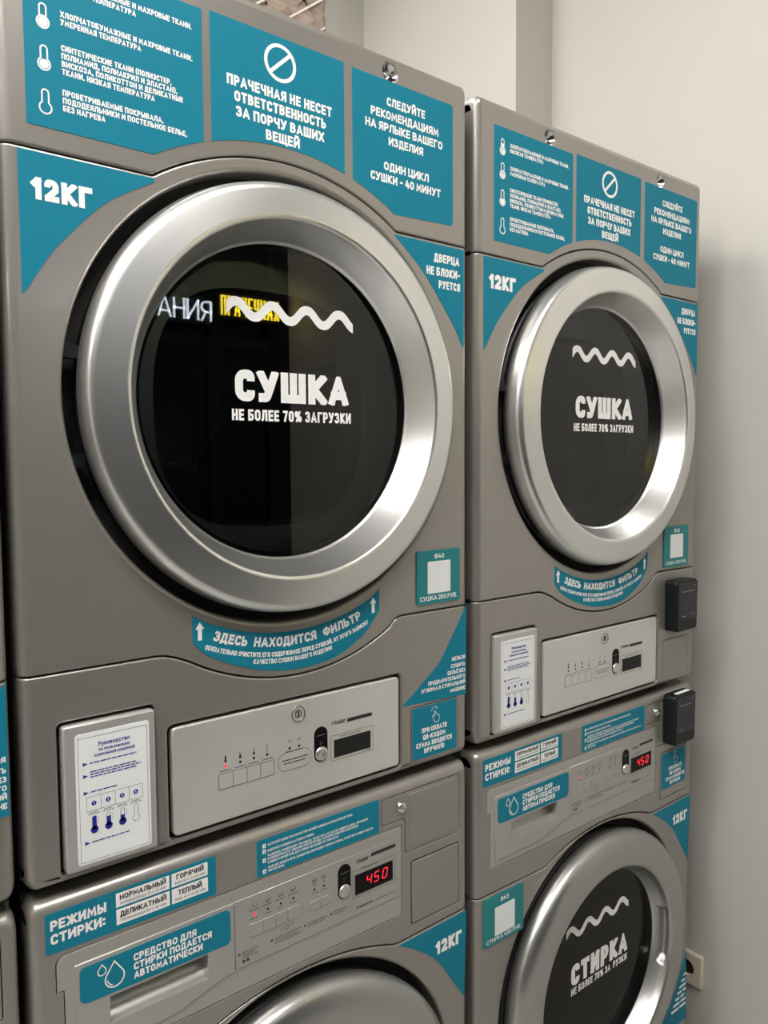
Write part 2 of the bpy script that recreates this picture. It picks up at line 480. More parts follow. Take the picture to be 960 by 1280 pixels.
def line(mb, pts, t, y=-.0008, closed=False, mi=0):
    for q in ribbon(pts, t, closed, ext=False):
        if area2(q) < 0: q = q[::-1]
        mb.add([(a, y, b) for a, b in q], [(0, 1, 2, 3)], False, mi)
def disc(mb, cx, cz, r, y=-.0008, n=20, mi=0):
    mb.add([(x, y, z) for x, z in circle(cx, cz, r, n)], [tuple(range(n))], False, mi)
def dashes(mb, x0, x1, z, h, y=-.0008, mi=0, seed=1):
    """an illegible line of fine print: short bars of word length"""
    rnd = random.Random(seed); x = x0
    while x < x1 - h * .5:
        w = min(rnd.uniform(2.2, 6) * h, x1 - x)
        mb.add([(x, y, z), (x + w, y, z), (x + w, y, z + h), (x, y, z + h)], [(0, 1, 2, 3)], False, mi)
        x += w + h * .8
def thermometer(mb, cx, z0, z1, r, t, fill, y, mi=0, fmi=None):
    s = r * .55
    a = math.degrees(math.asin(s / r))
    outl = arc(cx, z0 + r, r, 90 + a, 450 - a, 22) + arc(cx, z1 - s, s, 0, 180, 8)
    line(mb, outl, t, y, True, mi)
    if fill is not None:
        fm = mi if fmi is None else fmi
        disc(mb, cx, z0 + r, r * .98, y - .0001, 20, fm)
        zt = z0 + r + (z1 - z0 - r) * fill
        if fill > .05:
            mb.add([(cx - s, y - .0001, z0 + r), (cx + s, y - .0001, z0 + r), (cx + s, y - .0001, zt), (cx - s, y - .0001, zt)], [(0, 1, 2, 3)], False, fm)

# ------------------------------------------------------------------ objects
CACHE = {}
class Thing:
    def __init__(self, name, label, cat, base, group=None):
        o = bpy.data.objects.new(name, None)
        COL.objects.link(o)
        o.empty_display_size = .05
        o.location = base
        o['label'] = label; o['category'] = cat
        if group: o['group'] = group
        self.o = o
    def part(self, key, name, build, mats, parent=None, label=None, off=(0, 0, 0)):
        if key and key in CACHE: me = CACHE[key]
        else:
            mb = MB(); build(mb); me = mb.mesh(name, mats)
            if key: CACHE[key] = me
        p = bpy.data.objects.new(name, me)
        COL.objects.link(p)
        p.parent = parent or self.o
        if not parent: p.location = off
        if label: p['label'] = label
        if name in ('printed_markings', 'card_print', 'screen_print', 'unlit_digits'): p['kind'] = 'stuff'
        return p

def struct(name, build, mat):
    mb = MB(); build(mb)
    o = bpy.data.objects.new(name, mb.mesh(name, mat)); COL.objects.link(o); o['kind'] = 'structure'
    return o

XA, XB, RS = -.010, .667, .012      # machine side faces and their rounding
def drape(x):
    u = max(XA + RS - x, x - (XB - RS), 0)
    u = min(u, RS)
    return RS - math.sqrt(RS * RS - u * u)
XS = [XA + RS * (1 - math.cos(k / 6 * PI / 2)) for k in range(7)]      # from the side into the flat

def front_panel(mb, top, bot, holes=(), rt=.0022, rb=.0022, depth=.036, yf=0.0, mi=0, K=4):
    """a moulded front panel; top / bot are polylines from the left flat edge to the right flat edge"""
    XR = [XB - (x - XA) for x in XS]
    def edge(poly, r, sign, big):
        zl, zr = poly[0][1], poly[-1][1]
        base = [(x, zl) for x in XS[:-1]] + list(poly) + [(x, zr) for x in reversed(XR[:-1])]
        nn = len(base); nrm = []
        for i in range(nn):
            a = base[max(i - 1, 0)]; c = base[min(i + 1, nn - 1)]; b = base[i]
            d1 = (b[0] - a[0], b[1] - a[1]); d2 = (c[0] - b[0], c[1] - b[1])
            l1 = math.hypot(*d1) or 0; l2 = math.hypot(*d2) or 0
            v = [0, 0]
            for d, l in ((d1, l1), (d2, l2)):
                if l > 0: v[0] += -d[1] / l; v[1] += d[0] / l
            l = math.hypot(*v); v = (v[0] / l * sign, v[1] / l * sign)
            if i < 7 or i >= nn - 7: v = (0, sign)
            nrm.append(v)
        rings = [[(x, depth, z - sign * (drape(x) if big else 0)) for x, z in base]]
        for k in range(K + 1):
            a = k / K * PI / 2
            o = r * (1 - math.cos(a)); dy = r * (1 - math.sin(a))
            rings.append([(x - n_[0] * o, yf + drape(x) + dy * (1 if not big else 1), z - n_[1] * o - sign * (drape(x) if big else 0)) for (x, z), n_ in zip(base, nrm)])
        return rings
    T = edge(top, rt, 1, rt > .005); B = edge(bot, rb, -1, rb > .005)
    mb.skin(T, False, mi, True, flip=True)
    mb.skin(B, False, mi, True)
    nt_ = len(T[0]); nb_ = len(B[0]); m = len(XS)
    # rounded side columns
    for side in (0, 1):
        cols = []
        for k in range(m):
            it = k if side == 0 else nt_ - 1 - k
            ib = k if side == 0 else nb_ - 1 - k
            cols.append((T[-1][it], B[-1][ib]))
        ring_t = [(c[0][0], depth, c[0][2]) for c in cols[:1]] + [c[0] for c in cols]
        ring_b = [(c[1][0], depth, c[1][2]) for c in cols[:1]] + [c[1] for c in cols]
        mb.skin([ring_b, ring_t], False, mi, True, flip=(side == 1))
    # flat middle with holes
    tm = T[-1][m - 1: nt_ - m + 1]; bm_ = B[-1][m - 1: nb_ - m + 1]
    outer = [(p[0], p[2]) for p in bm_] + [(p[0], p[2]) for p in reversed(tm)]
    hl = []
    for hp, r, d in holes:
        L = orient(hp, True)
        rings = []
        for k in range(K + 2):
            a = k / (K + 1) * PI / 2
            q = inset(L, -r * (1 - math.cos(a)))
            rings.append([(x, yf + r * (1 - math.sin(a)), z) for x, z in q])
        mb.skin([[(x, yf + d, z) for x, z in L]] + rings, True, mi, True, flip=True)
        hl.append([(p[0], p[2]) for p in rings[-1]])
    mb.ngon(outer, yf, mi, hl)

def sticker(T_, key, pts, texts, mat='teal', name='sticker', parent=None, off=(0, 0, 0), y=0.0, th=.0005, tname='lettering', tmat='wprint', label=None):
    st = T_.part(key, name, lambda mb: mb.prism(pts, y - th, y), M[mat], parent, label, off)
    for i, (nm, fn) in enumerate(texts if isinstance(texts, (list, tuple)) else [(tname, texts)]):
        T_.part(key and key + '_t%d' % i, nm, lambda mb: fn(mb, y - th - .0003), M[tmat] if isinstance(tmat, str) else [M[a] for a in tmat], st)
    return st

SILVER_Y = -.034
DCX, DCZ = .3375, .311
WCX, WCZ = .337, -.770

# ---- lettering layouts
def t_s1(mb, y):
    for z0, z1, f in ((.730, .755, .75), (.692, .717, .45), (.649, .674, 0), (.604, .629, None)):
        thermometer(mb, .0365, z0, z1, .0062, .0016, None, y)
        if f is not None:
            disc(mb, .0365, z0 + .0062, .0050 if f else .0048, y - .0001, 16)
            if f: mb.add([(.0339, y - .0001, z0 + .006), (.0391, y - .0001, z0 + .006), (.0391, y - .0001, z0 + .006 + .016 * f), (.0339, y - .0001, z0 + .006 + .016 * f)], [(0, 1, 2, 3)])
def t_s1t(mb, y):
    def L(s, top, x1): text(mb, s, .0545, top - .0063, .0063, x1 - .0545, .21, y, 2)
    L('ХЛОПЧАТОБУМАЖНЫЕ И МАХРОВЫЕ ТКАНИ.', .752, .206); L('ВЫСОКАЯ ТЕМПЕРАТУРА', .7438, .138)
    L('ХЛОПЧАТОБУМАЖНЫЕ И МАХРОВЫЕ ТКАНИ.', .7155, .206); L('УМЕРЕННАЯ ТЕМПЕРАТУРА', .7073, .143)
    L('СИНТЕТИЧЕСКИЕ ТКАНИ (ПОЛИЭСТЕР,', .6805, .179); L('ПОЛИАМИД, ПОЛИАКРИЛ И ЭЛАСТАН),', .6723, .186)
    L('ВИСКОЗА, ПОЛИКОТТОН И ДЕЛИКАТНЫЕ', .6641, .193); L('ТКАНИ. НИЗКАЯ ТЕМПЕРАТУРА', .6559, .158)
    L('ПРОВЕТРИВАЕМЫЕ ПОКРЫВАЛА,', .634, .168); L('ПОДОДЕЯЛЬНИКИ И ПОСТЕЛЬНОЕ БЕЛЬЕ,', .6258, .197); L('БЕЗ НАГРЕВА', .6176, .100)
def t_s2(mb, y):
    line(mb, circle(.328, .744, .0215, 40), .0046, y, True)
    line(mb, [(.3135, .7305), (.3425, .7575)], .0046, y - .0001)
def t_s2t(mb, y):
    def L(s, x0, x1, z): text(mb, s, x0, z, .0128, x1 - x0, .23, y, 3)
    L('ПРАЧЕЧНАЯ НЕ НЕСЕТ', .251, .408, .6975); L('ОТВЕТСТВЕННОСТЬ', .261, .398, .6795); L('ЗА ПОРЧУ ВАШИХ', .263, .395, .6615); L('ВЕЩЕЙ', .305, .356, .6435)
def t_s3(mb, y):
    def L(s, x0, x1, z): text(mb, s, x0, z, .0118, x1 - x0, .22, y, 3)
    L('СЛЕДУЙТЕ', .504, .577, .7395); L('РЕКОМЕНДАЦИЯМ', .475, .604, .7205); L('НА ЯРЛЫКЕ ВАШЕГО', .465, .612, .7030); L('ИЗДЕЛИЯ', .507, .573, .6850)
def t_s3b(mb, y):
    def L(s, x0, x1, z): text(mb, s, x0, z, .0118, x1 - x0, .22, y, 3)
    L('ОДИН ЦИКЛ', .498, .584, .6490); L('СУШКИ - 40 МИНУТ', .474, .608, .6315)
def t_12(mb, y): text(mb, '12КГ', .019, .5125, .0232, .064, .27, y, 4)
def t_door(mb, y):
    text(mb, 'ДВЕРЦА', .6475, .5350, .0125, .053, .22, y, 3, 'r')
    text(mb, 'НЕ БЛОКИ-', .6490, .5145, .0125, .070, .22, y, 3, 'r')
    text(mb, 'РУЕТСЯ', .6490, .4960, .0120, .045, .22, y, 3, 'r')
def arcwarp(r0, a0, cx=DCX, cz=DCZ):
    def w(a, b):
        ang = math.radians(a0) + a / r0; r = r0 - b
        return (cx + r * math.sin(ang), cz - r * math.cos(ang))
    return w
def t_filter(mb, y):
    def A(s, r0, a0, a1, h, t): text(mb, s, 0, 0, h, r0 * math.radians(a1 - a0), t, y, 3, warp=arcwarp(r0, a0))
    A('ЗДЕСЬ', .3253, -21.8, -13.0, .0128, .24); A('НАХОДИТСЯ', .3253, -11.2, 6.3, .0128, .24); A('ФИЛЬТР', .3253, 8.3, 20.4, .0128, .24)
    A('ОБЯЗАТЕЛЬНО ОЧИСТИТЕ ЕГО СОДЕРЖИМОЕ ПЕРЕД СУШКОЙ, ОТ ЭТОГО ЗАВИСИТ', .3385, -23.0, 21.9, .0062, .2)
    A('КАЧЕСТВО СУШКИ ВАШЕГО ИЗДЕЛИЯ', .3475, -10.6, 10.2, .0062, .2)
def t_arrow(mb, y, xa_):
    for x in (xa_,):
        mb.add([(x - .0027, y, .0115), (x + .0027, y, .0115), (x + .0027, y, .026), (x - .0027, y, .026)], [(0, 1, 2, 3)])
        mb.add([(x - .006, y, .0255), (x + .006, y, .0255), (x, y, .0345)], [(0, 1, 2)])
def t_tri(mb, y):
    for s, x0, z in (('НЕЛЬЗЯ', .631, -.0865), ('СУШИТЬ', .629, -.0980), ('БЕЛЬЁ БЕЗ', .6215, -.1080), ('ПРЕДВАРИТЕЛЬНОГО', .580, -.1175), ('ОТЖИМА В СТИРАЛЬНОЙ', .566, -.1270), ('МАШИНЕ', .627, -.1370)):
        text(mb, s, x0, z, .0063, .6605 - x0, .21, y, 2)
def t_pay(mb, y):
    for s, x0, x1, z in (('ПРИ ОПЛАТЕ', .566, .619, -.1900), ('QR-КОДОМ', .5685, .616, -.2010), ('СУММА ВВОДИТСЯ', .5545, .630, -.2120), ('ВРУЧНУЮ', .571, .6135, -.2225)):
        text(mb, s, x0, z, .0078, x1 - x0, .22, y, 2)
def t_hand(mb, y):
    hand = [(.5925, -.1775), (.5905, -.171), (.5885, -.167), (.5905, -.1655), (.5932, -.1685), (.5922, -.160), (.5948, -.1595), (.5962, -.1655), (.5995, -.1655), (.6025, -.167), (.6035, -.172), (.601, -.1775)]
    line(mb, rounded(hand, .002, 2), .0009, y, True)
    for a in (30, 65, 100, 135, 170):
        c_, s_ = math.cos(math.radians(a)), math.sin(math.radians(a))
        line(mb, [(.5930 + .0045 * c_, -.1590 + .0045 * s_), (.5930 + .0085 * c_, -.1590 + .0085 * s_)], .0009, y)
def t_wpay(mb, y):
    for s, x0, x1, z in (('ПРИ ОПЛАТЕ', .574, .625, -.4330), ('QR-КОДОМ', .577, .622, -.4435), ('СУММА ВВОДИТСЯ', .563, .636, -.4540), ('ВРУЧНУЮ', .579, .620, -.4645)):
        text(mb, s, x0, z, .0078, x1 - x0, .22, y, 2)
def t_whand(mb, y):
    hand = [(x + .004, z - .243) for x, z in [(.5925, -.1775), (.5905, -.171), (.5885, -.167), (.5905, -.1655), (.5932, -.1685), (.5922, -.160), (.5948, -.1595), (.5962, -.1655), (.5995, -.1655), (.6025, -.167), (.6035, -.172), (.601, -.1775)]]
    line(mb, rounded(hand, .002, 2), .0009, y, True)
    for a in (30, 65, 100, 135, 170):
        c_, s_ = math.cos(math.radians(a)), math.sin(math.radians(a))
        line(mb, [(.5970 + .0045 * c_, -.4020 + .0045 * s_), (.5970 + .0085 * c_, -.4020 + .0085 * s_)], .0009, y)
def wave(mb, x0, x1, zmid, amp, th, y, periods=3.62, ph=-.35, dz=0):
    pts = []
    for i in range(97):
        u = i / 96
        pts.append((x0 + (x1 - x0) * u, zmid + dz * u + amp * math.sin(2 * PI * (periods * u) + ph)))
    # vertical-cut ends
    n = len(pts)
    for i in range(n - 1):
        seg = []
        for j in (i, i + 1):
            a = pts[max(j - 1, 0)]; b = pts[min(j + 1, n - 1)]
            s_ = math.hypot(b[0] - a[0], b[1] - a[1]) / (b[0] - a[0])
            seg.append((pts[j], th / 2 * s_))
        (p, hp), (q, hq) = seg
        mb.add([(p[0], y, p[1] - hp), (q[0], y, q[1] - hq), (q[0], y, q[1] + hq), (p[0], y, p[1] + hp)], [(0, 1, 2, 3)])
def qr_block(T_, key, x0, x1, z0, z1, wx0, wx1, wz0, wz1, num, price, off):
    pts = rrect(x0, x1, z0, z1, .004, 3)
    def tn(mb, y):
        text(mb, num, (x0 + x1) / 2 + .001, z1 - .0135, .0075, .0205, .2, y, 2, 'c')
    def tt(mb, y):
        text(mb, price, (x0 + x1) / 2, z0 + .0055, .0072, (x1 - x0) * .86, .17, y, 2, 'c')
    st = sticker(T_, key, pts, [('machine_number', tn), ('price_lettering', tt)], 'teal_green', 'price_sticker', off=off, th=.0022)
    T_.part(key + 'w', 'blank_label', lambda mb: mb.prism(rrect(wx0, wx1, wz0, wz1, .0015, 2), -.0026, -.0021), M['paper'], st)
    return st

# ------------------------------------------------------------------ door
def build_door(T_, kind, off):
    if kind == 'dryer':
        cx, cz, mat, gm = DCX, DCZ, 'silver', 'glass'
        prof = [(.240, .0185), (.262, .016), (.270, .012), (.2765, .004), (.2787, -.001), (.2788, -.002), (.2778, -.0110), (.2757, -.0200), (.2753, -.0212), (.2742, -.0238), (.2722, -.0263), (.2695, -.0282), (.2660, -.0295), (.2650, -.0297), (.2500, -.0325), (.2345, -.0352), (.2335, -.0354), (.2315, -.0353), (.2295, -.0344), (.2280, -.0328), (.2273, -.0312), (.2270, -.0303), (.2180, -.0130), (.2100, .0070), (.2095, .0080), (.2070, .0105), (.2055, .0130)]
        yg, rg, fn = .0110, .2064, None
        neck = [(.266, .06), (.266, .012)]
        rin = .2925
    else:
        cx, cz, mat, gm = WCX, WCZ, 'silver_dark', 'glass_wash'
        prof = [(.256, .012), (.264, .010), (.271, .004), (.2740, -.004), (.2745, -.010), (.2735, -.017), (.270, -.0235), (.264, -.028), (.256, -.031), (.245, -.0335), (.232, -.0350), (.220, -.0354), (.2135, -.0350), (.2105, -.0340), (.2080, -.0318), (.2063, -.028), (.2063, -.0279), (.2005, -.0150), (.1965, -.0060), (.1964, -.0058), (.1935, .0005), (.1915, .0035), (.1905, .0055)]
        yg, rg = .0035, .1918
        a0, a1 = math.radians(-17.5), math.radians(15.5)
        def fn(k, a, r, y):
            aa = a if a < PI else a - 2 * PI
            if a0 < aa < a1 and 16 < k < 19: return (r + .026, y + .004)
            return (r, y)
        neck = [(.260, .05), (.260, .012)]
        rin = .2875
    N = 180 if kind == 'washer' else 144
    d = T_.part('door' + kind, 'door', lambda mb: mb.lathe(prof, cx, cz, N, 0, fn), M[mat], None, ('satin silver ring of the dark round door'), off)
    T_.part('neck' + kind, 'rubber_seal', lambda mb: (mb.lathe([(.200, .0185 if kind == 'dryer' else .012), (.2660 if kind == 'dryer' else .260, .0190 if kind == 'dryer' else .0122), (.2720 if kind == 'dryer' else .267, .0195 if kind == 'dryer' else .0135), (.2725 if kind == 'dryer' else .2675, .034)], cx, cz, 96, flip=True)), M['black'], d, 'black rubber seal')
    def gl(mb):
        mb.ngon(circle(cx, cz, rg, 96), yg, 0)
        mb.lathe([(rg, yg + .004), (rg, yg)], cx, cz, 96, 1)
        mb.add([(x, yg + .004, z) for x, z in circle(cx, cz, rg, 96)], [tuple(reversed(range(96)))], False, 1)
    gg = T_.part('glass' + kind, 'door_glass', gl, [M[gm], M['glass_back']], d, 'dark tinted glass')
    y = yg - .0004
    def lw_(mb):
        if kind == 'dryer': wave(mb, .2500, .4485, .4285, .0086, .0118, y, 3.70, -.05)
        else: wave(mb, .2370, .4390, -.6705, .0084, .0112, y, 3.70, -.05)
    def lt(mb):
        if kind == 'dryer': text(mb, 'СУШКА', .2605, .3110, .0405, .1785, .285, y, 6)
        else: text(mb, 'СТИРКА', .2530, -.7775, .0415, .1830, .275, y, 6)
    def ls(mb):
        if kind == 'dryer':
            text(mb, 'НЕ БОЛЕЕ 70% ЗАГРУЗКИ', .2555, .2862, .0147, .1880, .21, y, 4)
        else:
            text(mb, 'НЕ БОЛЕЕ 70% ЗА', .2530, -.7965, .0142, .1260, .21, y, 4)
            text(mb, 'РУЗКИ', .3880, -.7965, .0142, .0470, .21, y, 4)
    T_.part('glw' + kind, 'wave_decal', lw_, M['wprint'], d, 'white vinyl wave')
    T_.part('glt' + kind, 'lettering', lt, M['wprint'], d, 'large white vinyl word')
    T_.part('gls' + kind, 'lettering', ls, M['wprint'], d, 'small white vinyl words')
    if kind == 'dryer':
        for z in (cz + .045, cz - .075):
            T_.part('hinge%.2f' % z, 'hinge', lambda mb, z=z: mb.box(cx - .2905, cx - .2700, .004, .02, z - .007, z + .007), M['terminal'], d)
        def port(mb):
            hole = [(cx + .165 * math.copysign(abs(math.cos(a)) ** .62, math.cos(a)), cz - .006 + .162 * math.copysign(abs(math.sin(a)) ** .8, math.sin(a))) for a in [2 * PI * i / 72 for i in range(72)]]
            mb.ngon(circle(cx, cz, .262, 72), .062, 0, [hole])
            mb.skin([[(x, .12, z) for x, z in hole], [(x, .062, z) for x, z in hole]], True, 0, True, flip=True)
            mb.lathe([(.262, .062), (.262, .035), (.212, .012)], cx, cz, 72, 0, flip=True)
        T_.part('port', 'loading_port', port, M['port'], None, None, off)
    else:
        T_.part('bowl', 'glass_bowl', lambda mb: mb.lathe([(.185, .012), (.178, .03), (.165, .07), (.14, .10), (.09, .118), (.001, .124)], cx, cz, 72, flip=True), M['glass_back'], d)
        T_.part('gasket', 'door_gasket', lambda mb: mb.lathe([(.236, .012), (.220, .03), (.205, .034), (.200, .05), (.212, .075), (.200, .12)], cx, cz, 96, flip=True), M['black'], None, None, off)
    def drum(mb):
        mb.lathe([(.20, .12), (.262, .125), (.262, .55), (.001, .56)], cx, cz, 64, flip=True)
        for k in range(3):
            a = math.radians(20 + 120 * k)
            c_, s_ = math.cos(a), math.sin(a)
            base = [(-.03, .262), (.03, .262), (.012, .205), (-.012, .205)]
            ring = []
            for yv in (.14, .54):
                ring.append([(cx + u * -s_ + v * c_, yv, cz + u * c_ + v * s_) for u, v in base])
            mb.skin(ring, True, 0, False)
            mb.add(ring[0], [(0, 1, 2, 3)])
    T_.part('drum' + kind, 'drum', drum, M['drum'], None, None, off)
    return d

# ------------------------------------------------------------------ dryer
def arch_top():      # dryer seam between the top panel and the door panel
    return rounded([(XA + RS, .5660), (.1545, .5660)] + arcx(.337, .288, .333, .1600, .5140, 40) + [(.5195, .5660), (XB - RS, .5660)], .006, 3, False)
def arch_low():
    p = [(XA + RS, 0), (.150, .0), (.166, -.0045)] + arcx(.345, .2557, .3127, .1850, .5050, 34, False) + [(.514, -.003), (.524, .0), (XB - RS, .0)]
    return rounded(p, [0, .02, .02] + [0] * 35 + [.01, .012, 0], 4, False)
def shift(p, dz): return [(a, b + dz) for a, b in p]

def make_dryer(dx, dy, label, price_num, with_pay_sticker, s_shift, group, price_box):
    base = (dx + .337, dy + .36, -.242)
    T_ = Thing('tumble_dryer', label, 'dryer', base, group)
    off = (-.337, -.36, .242)
    P = lambda key, name, b, mats, par=None, lab=None: T_.part(key, name, b, mats, par, lab, off if par is None else (0, 0, 0))
    flatline = lambda z: [(XA + RS, z), (XB - RS, z)]
    # cabinet shell behind the fascia
    def cab(mb):
        mb.box(XA + .001, XB - .001, .036, .74, -.240, -.236)
        mb.box(XA + .001, XB - .001, .036, .74, .805, .8105)
        mb.box(XA + .001, XA + .004, .036, .74, -.236, .805)
        mb.box(XB - .004, XB - .001, .036, .74, -.236, .805)
        mb.box(XA + .001, XB - .001, .736, .74, -.236, .805)
    P('d_cab', 'cabinet', cab, M['cabinet'])
    def back(mb):
        mb.ngon([(XA + .004, -.236), (XB - .004, -.236), (XB - .004, .805), (XA + .004, .805)], .0355, 0, [circle(DCX, DCZ, .266, 72)])
        mb.lathe([(.2924, .034), (.2660, .034)], DCX, DCZ, 96)
    P('d_back', 'inner_frame', back, M['void'])
    screws = [(.1695, .7870), (.5110, .7870)]
    tp = P('d_top', 'top_panel', lambda mb: front_panel(mb, [(XA + RS, .8125), (.3, .8125), (XB - RS, .8125)], shift(arch_top(), .0011), [(circle(x, z, .0138, 32), .0012, .002) for x, z in screws], rt=.012, rb=.0024), M['paint'])
    for x, z in screws:
        def dim(mb, x=x, z=z):
            mb.lathe([(.0139, .0016), (.0108, .0065), (.0066, .0115), (.0060, .0130), (.0001, .013)], x, z, 32, flip=True)
        q = P('d_dim%.2f' % x, 'screw_cup', dim, M['chrome'], tp)
        def scr(mb, x=x, z=z):
            mb.lathe([(.0048, .0128), (.0045, .0105), (.003, .0092), (.0008, .0090), (.0006, .0110), (.0001, .0110)], x, z, 20, flip=True)
            mb.box(x - .0035, x + .0035, .0088, .0095, z - .0006, z + .0006)
        P('d_scr%.2f' % x, 'screw', scr, M['chrome'], tp)
    P('d_doorpanel', 'door_panel', lambda mb: front_panel(mb, shift(arch_top(), -.0011), shift(arch_low(), .0011), [(circle(DCX, DCZ, .2925, 128), .006, .034)]), M['paint'])
    pocket1 = rrect(.1550, .5255, -.2325, -.0880, .008, 5)
    pocket2 = rrect(.0265, .1395, -.2330, -.0575, .006, 4)
    pocket3 = rrect(.5450, .6440, -.2320, -.1462, .002, 3)
    P('d_ctrl', 'control_housing', lambda mb: front_panel(mb, shift(arch_low(), -.0011), [(XA + RS, -.242), (.3, -.242), (XB - RS, -.242)], [(pocket1, .0035, .012), (pocket2, .0035, .012), (pocket3, .0012, .004)], rb=.011), M['paint'])
    def pback(mb):
        for p, yy in ((pocket1, .0118), (pocket2, .0118), (pocket3, .0039)): mb.ngon(orient(inset(orient(p), -.002)), yy)
    P('d_pback', 'recess_shade_lining', pback, M['void'])  # near-black sheet puts the shade of the pocket gaps into colour
    # stainless control plate and its controls
    pl = P('d_plate', 'control_plate', lambda mb: mb.prism(rrect(.1600, .5205, -.2280, -.0920, .006, 5), -.0005, .010, 0, .0018), M['steel'], None, 'stainless control plate')
    def marks(mb):
        y = -.0008
        cells = (.2210, .2412, .2615, .2817, .3020)
        line(mb, [(cells[0], -.1655), (cells[-1], -.1655), (cells[-1], -.1857), (cells[0], -.1857)], .0006, y, True)
        for x in cells[1:-1]: line(mb, [(x, -.1655), (x, -.1857)], .0006, y)
        for i, x in enumerate((.231, .252, .272, .292)):
            if i: disc(mb, x, -.156, .0019, y)
            dashes(mb, x - .008, x + .008, -.1625, .0009, y, seed=i)
            thermometer(mb, x, -.1512, -.1425, .0016, .0004, (1, .55, .25, None)[i], y)
        line(mb, rrect(.309, .361, -.1862, -.1608, .0115, 8), .0005, y, True)
        dashes(mb, .315, .356, -.1722, .0013, y, seed=8); dashes(mb, .318, .353, -.1768, .0013, y, seed=9)
        for i, x in enumerate((.327, .342)):
            disc(mb, x, -.156, .0019, y); dashes(mb, x - .006, x + .006, -.1605, .0008, y, seed=i + 20)
            for a in (0, 60, 120): line(mb, [(x + .0025 * math.cos(a), -.146 + .0025 * math.sin(a)), (x - .0025 * math.cos(a), -.146 - .0025 * math.sin(a))], .0005, y)
        line(mb, rrect(.395, .4700, -.1915, -.1550, .0006, 1), .0005, y, True)
        dashes(mb, .411, .447, -.1590, .0010, y, seed=31); dashes(mb, .460, .4655, -.1900, .0012, y, seed=32)
        text(mb, 'Haier', .3970, -.1400, .0066, .0245, .15, y, 3)
        mb.ngon(rrect(.4232, .4690, -.1406, -.1354, .0025, 4), y)
    P('d_marks', 'printed_markings', marks, M['kprint'], pl)
    P('d_led' + str(with_pay_sticker), 'indicator_light', lambda mb: disc(mb, .231, -.156, .0020, -.0011), M['led_red'] if with_pay_sticker else M['kprint'], pl)
    for i in range(4):
        x = .2212 + .02025 * i
        P('d_btn%d' % i, 'button', lambda mb, x=x: mb.prism(rrect(x + .0006, x + .0195, -.1852, -.1660, .0004, 1), -.0011, -.0004), M['steel'], pl)
    def lock(mb):
        mb.lathe([(.0112, -.0005), (.0108, -.0016), (.0095, -.0010), (.0088, .0035), (.0072, .0035), (.0070, -.0002), (.0040, -.0012), (.0036, .0006), (.0001, .0006)], .3417, -.1115, 32)
    P('d_lock', 'key_lock', lock, M['lockmetal'], pl)
    P('d_key', 'keyhole', lambda mb: (mb.box(.3409, .3425, -.0016, .001, -.1150, -.1080), mb.ngon(circle(.3417, -.1115, .0087, 24), .0030)), M['kprint'], pl)
    P('d_oval', 'start_window', lambda mb: mb.prism(rrect(.3668, .3892, -.1873, -.1373, .0111, 8), -.0010, 0), M['display'], pl)
    P('d_ovalp', 'start_print', lambda mb: (dashes(mb, .3705, .3860, -.1500, .0012, -.0012, seed=5), line(mb, [(.3765, -.158), (.3765, -.163), (.3805, -.1605)], .0004, -.0012, True)), M['gprint'], pl)
    P('d_knob', 'start_button', lambda mb: mb.lathe([(.0098, -.0009), (.0096, -.0028), (.0085, -.0040), (.005, -.0034), (.0001, -.0030)], .3780, -.1755, 32), M['knob'], pl)
    P('d_disp', 'display', lambda mb: mb.prism(rrect(.4003, .4657, -.1876, -.1620, .0005, 1), -.0009, 0), M['display_off'], pl)
    def seg_off(mb):
        for k in range(4):
            x = .4075 + .0140 * k
            line(mb, [(x, -.1835), (x + .0015, -.1662), (x + .0085, -.1662), (x + .0070, -.1835)], .0010, -.0011, True)
            line(mb, [(x + .0008, -.1748), (x + .0078, -.1748)], .0010, -.0011)
    P('d_segoff', 'unlit_digits', seg_off, M['tscreen'], pl)
    # instruction card in its holder
    fr = P('d_frame', 'card_holder', lambda mb: mb.prism(rrect(.0305, .1368, -.2300, -.0612, .0035, 4), -.0065, .010, 0, .0022), M['frame'], None, 'glossy grey card holder')
    card = P('d_card', 'instruction_card', lambda mb: mb.prism(rrect(.0430, .1290, -.2238, -.0722, .0035, 3), -.0070, -.0064), M['paper'], fr, 'white instruction card')
    # printed matter sits on the card as one flat sheet of print
    def cardprint(mb):
        y = -.0073
        line(mb, [(.0462, -.0772), (.1258, -.0772), (.1258, -.2208), (.0462, -.2208)], .0004, y, True, 1)
        text(mb, 'Руководство', .0690, -.0895, .0050, .0362, .17, y, 3)
        text(mb, 'по пользованию', .0690, -.0955, .0038, .0362, .17, y, 2)
        text(mb, 'сушильной машиной', .0640, -.1010, .0038, .0470, .17, y, 2)
        for z in (-.1075, -.1215, -.1410, -.1995):
            mb.add([(.0510, y, z - .0022), (.0568, y, z), (.0510, y, z + .0022)], [(0, 1, 2)])
        dashes(mb, .0585, .1130, -.1080, .0013, y, seed=1)
        dashes(mb, .0590, .1120, -.1183, .0013, y, seed=2); dashes(mb, .0590, .1180, -.1213, .0013, y, seed=3); dashes(mb, .0590, .1130, -.1243, .0013, y, seed=4)
        dashes(mb, .0590, .0890, -.1415, .0013, y, seed=5); dashes(mb, .0590, .1040, -.2000, .0013, y, seed=6)
        line(mb, [(.0540, -.1463), (.1190, -.1463), (.1190, -.1627), (.0540, -.1627)], .0004, y, True, 1)
        for x in (.0702, .0865, .1028): line(mb, [(x, -.1463), (x, -.1627)], .0004, y, mi=1)
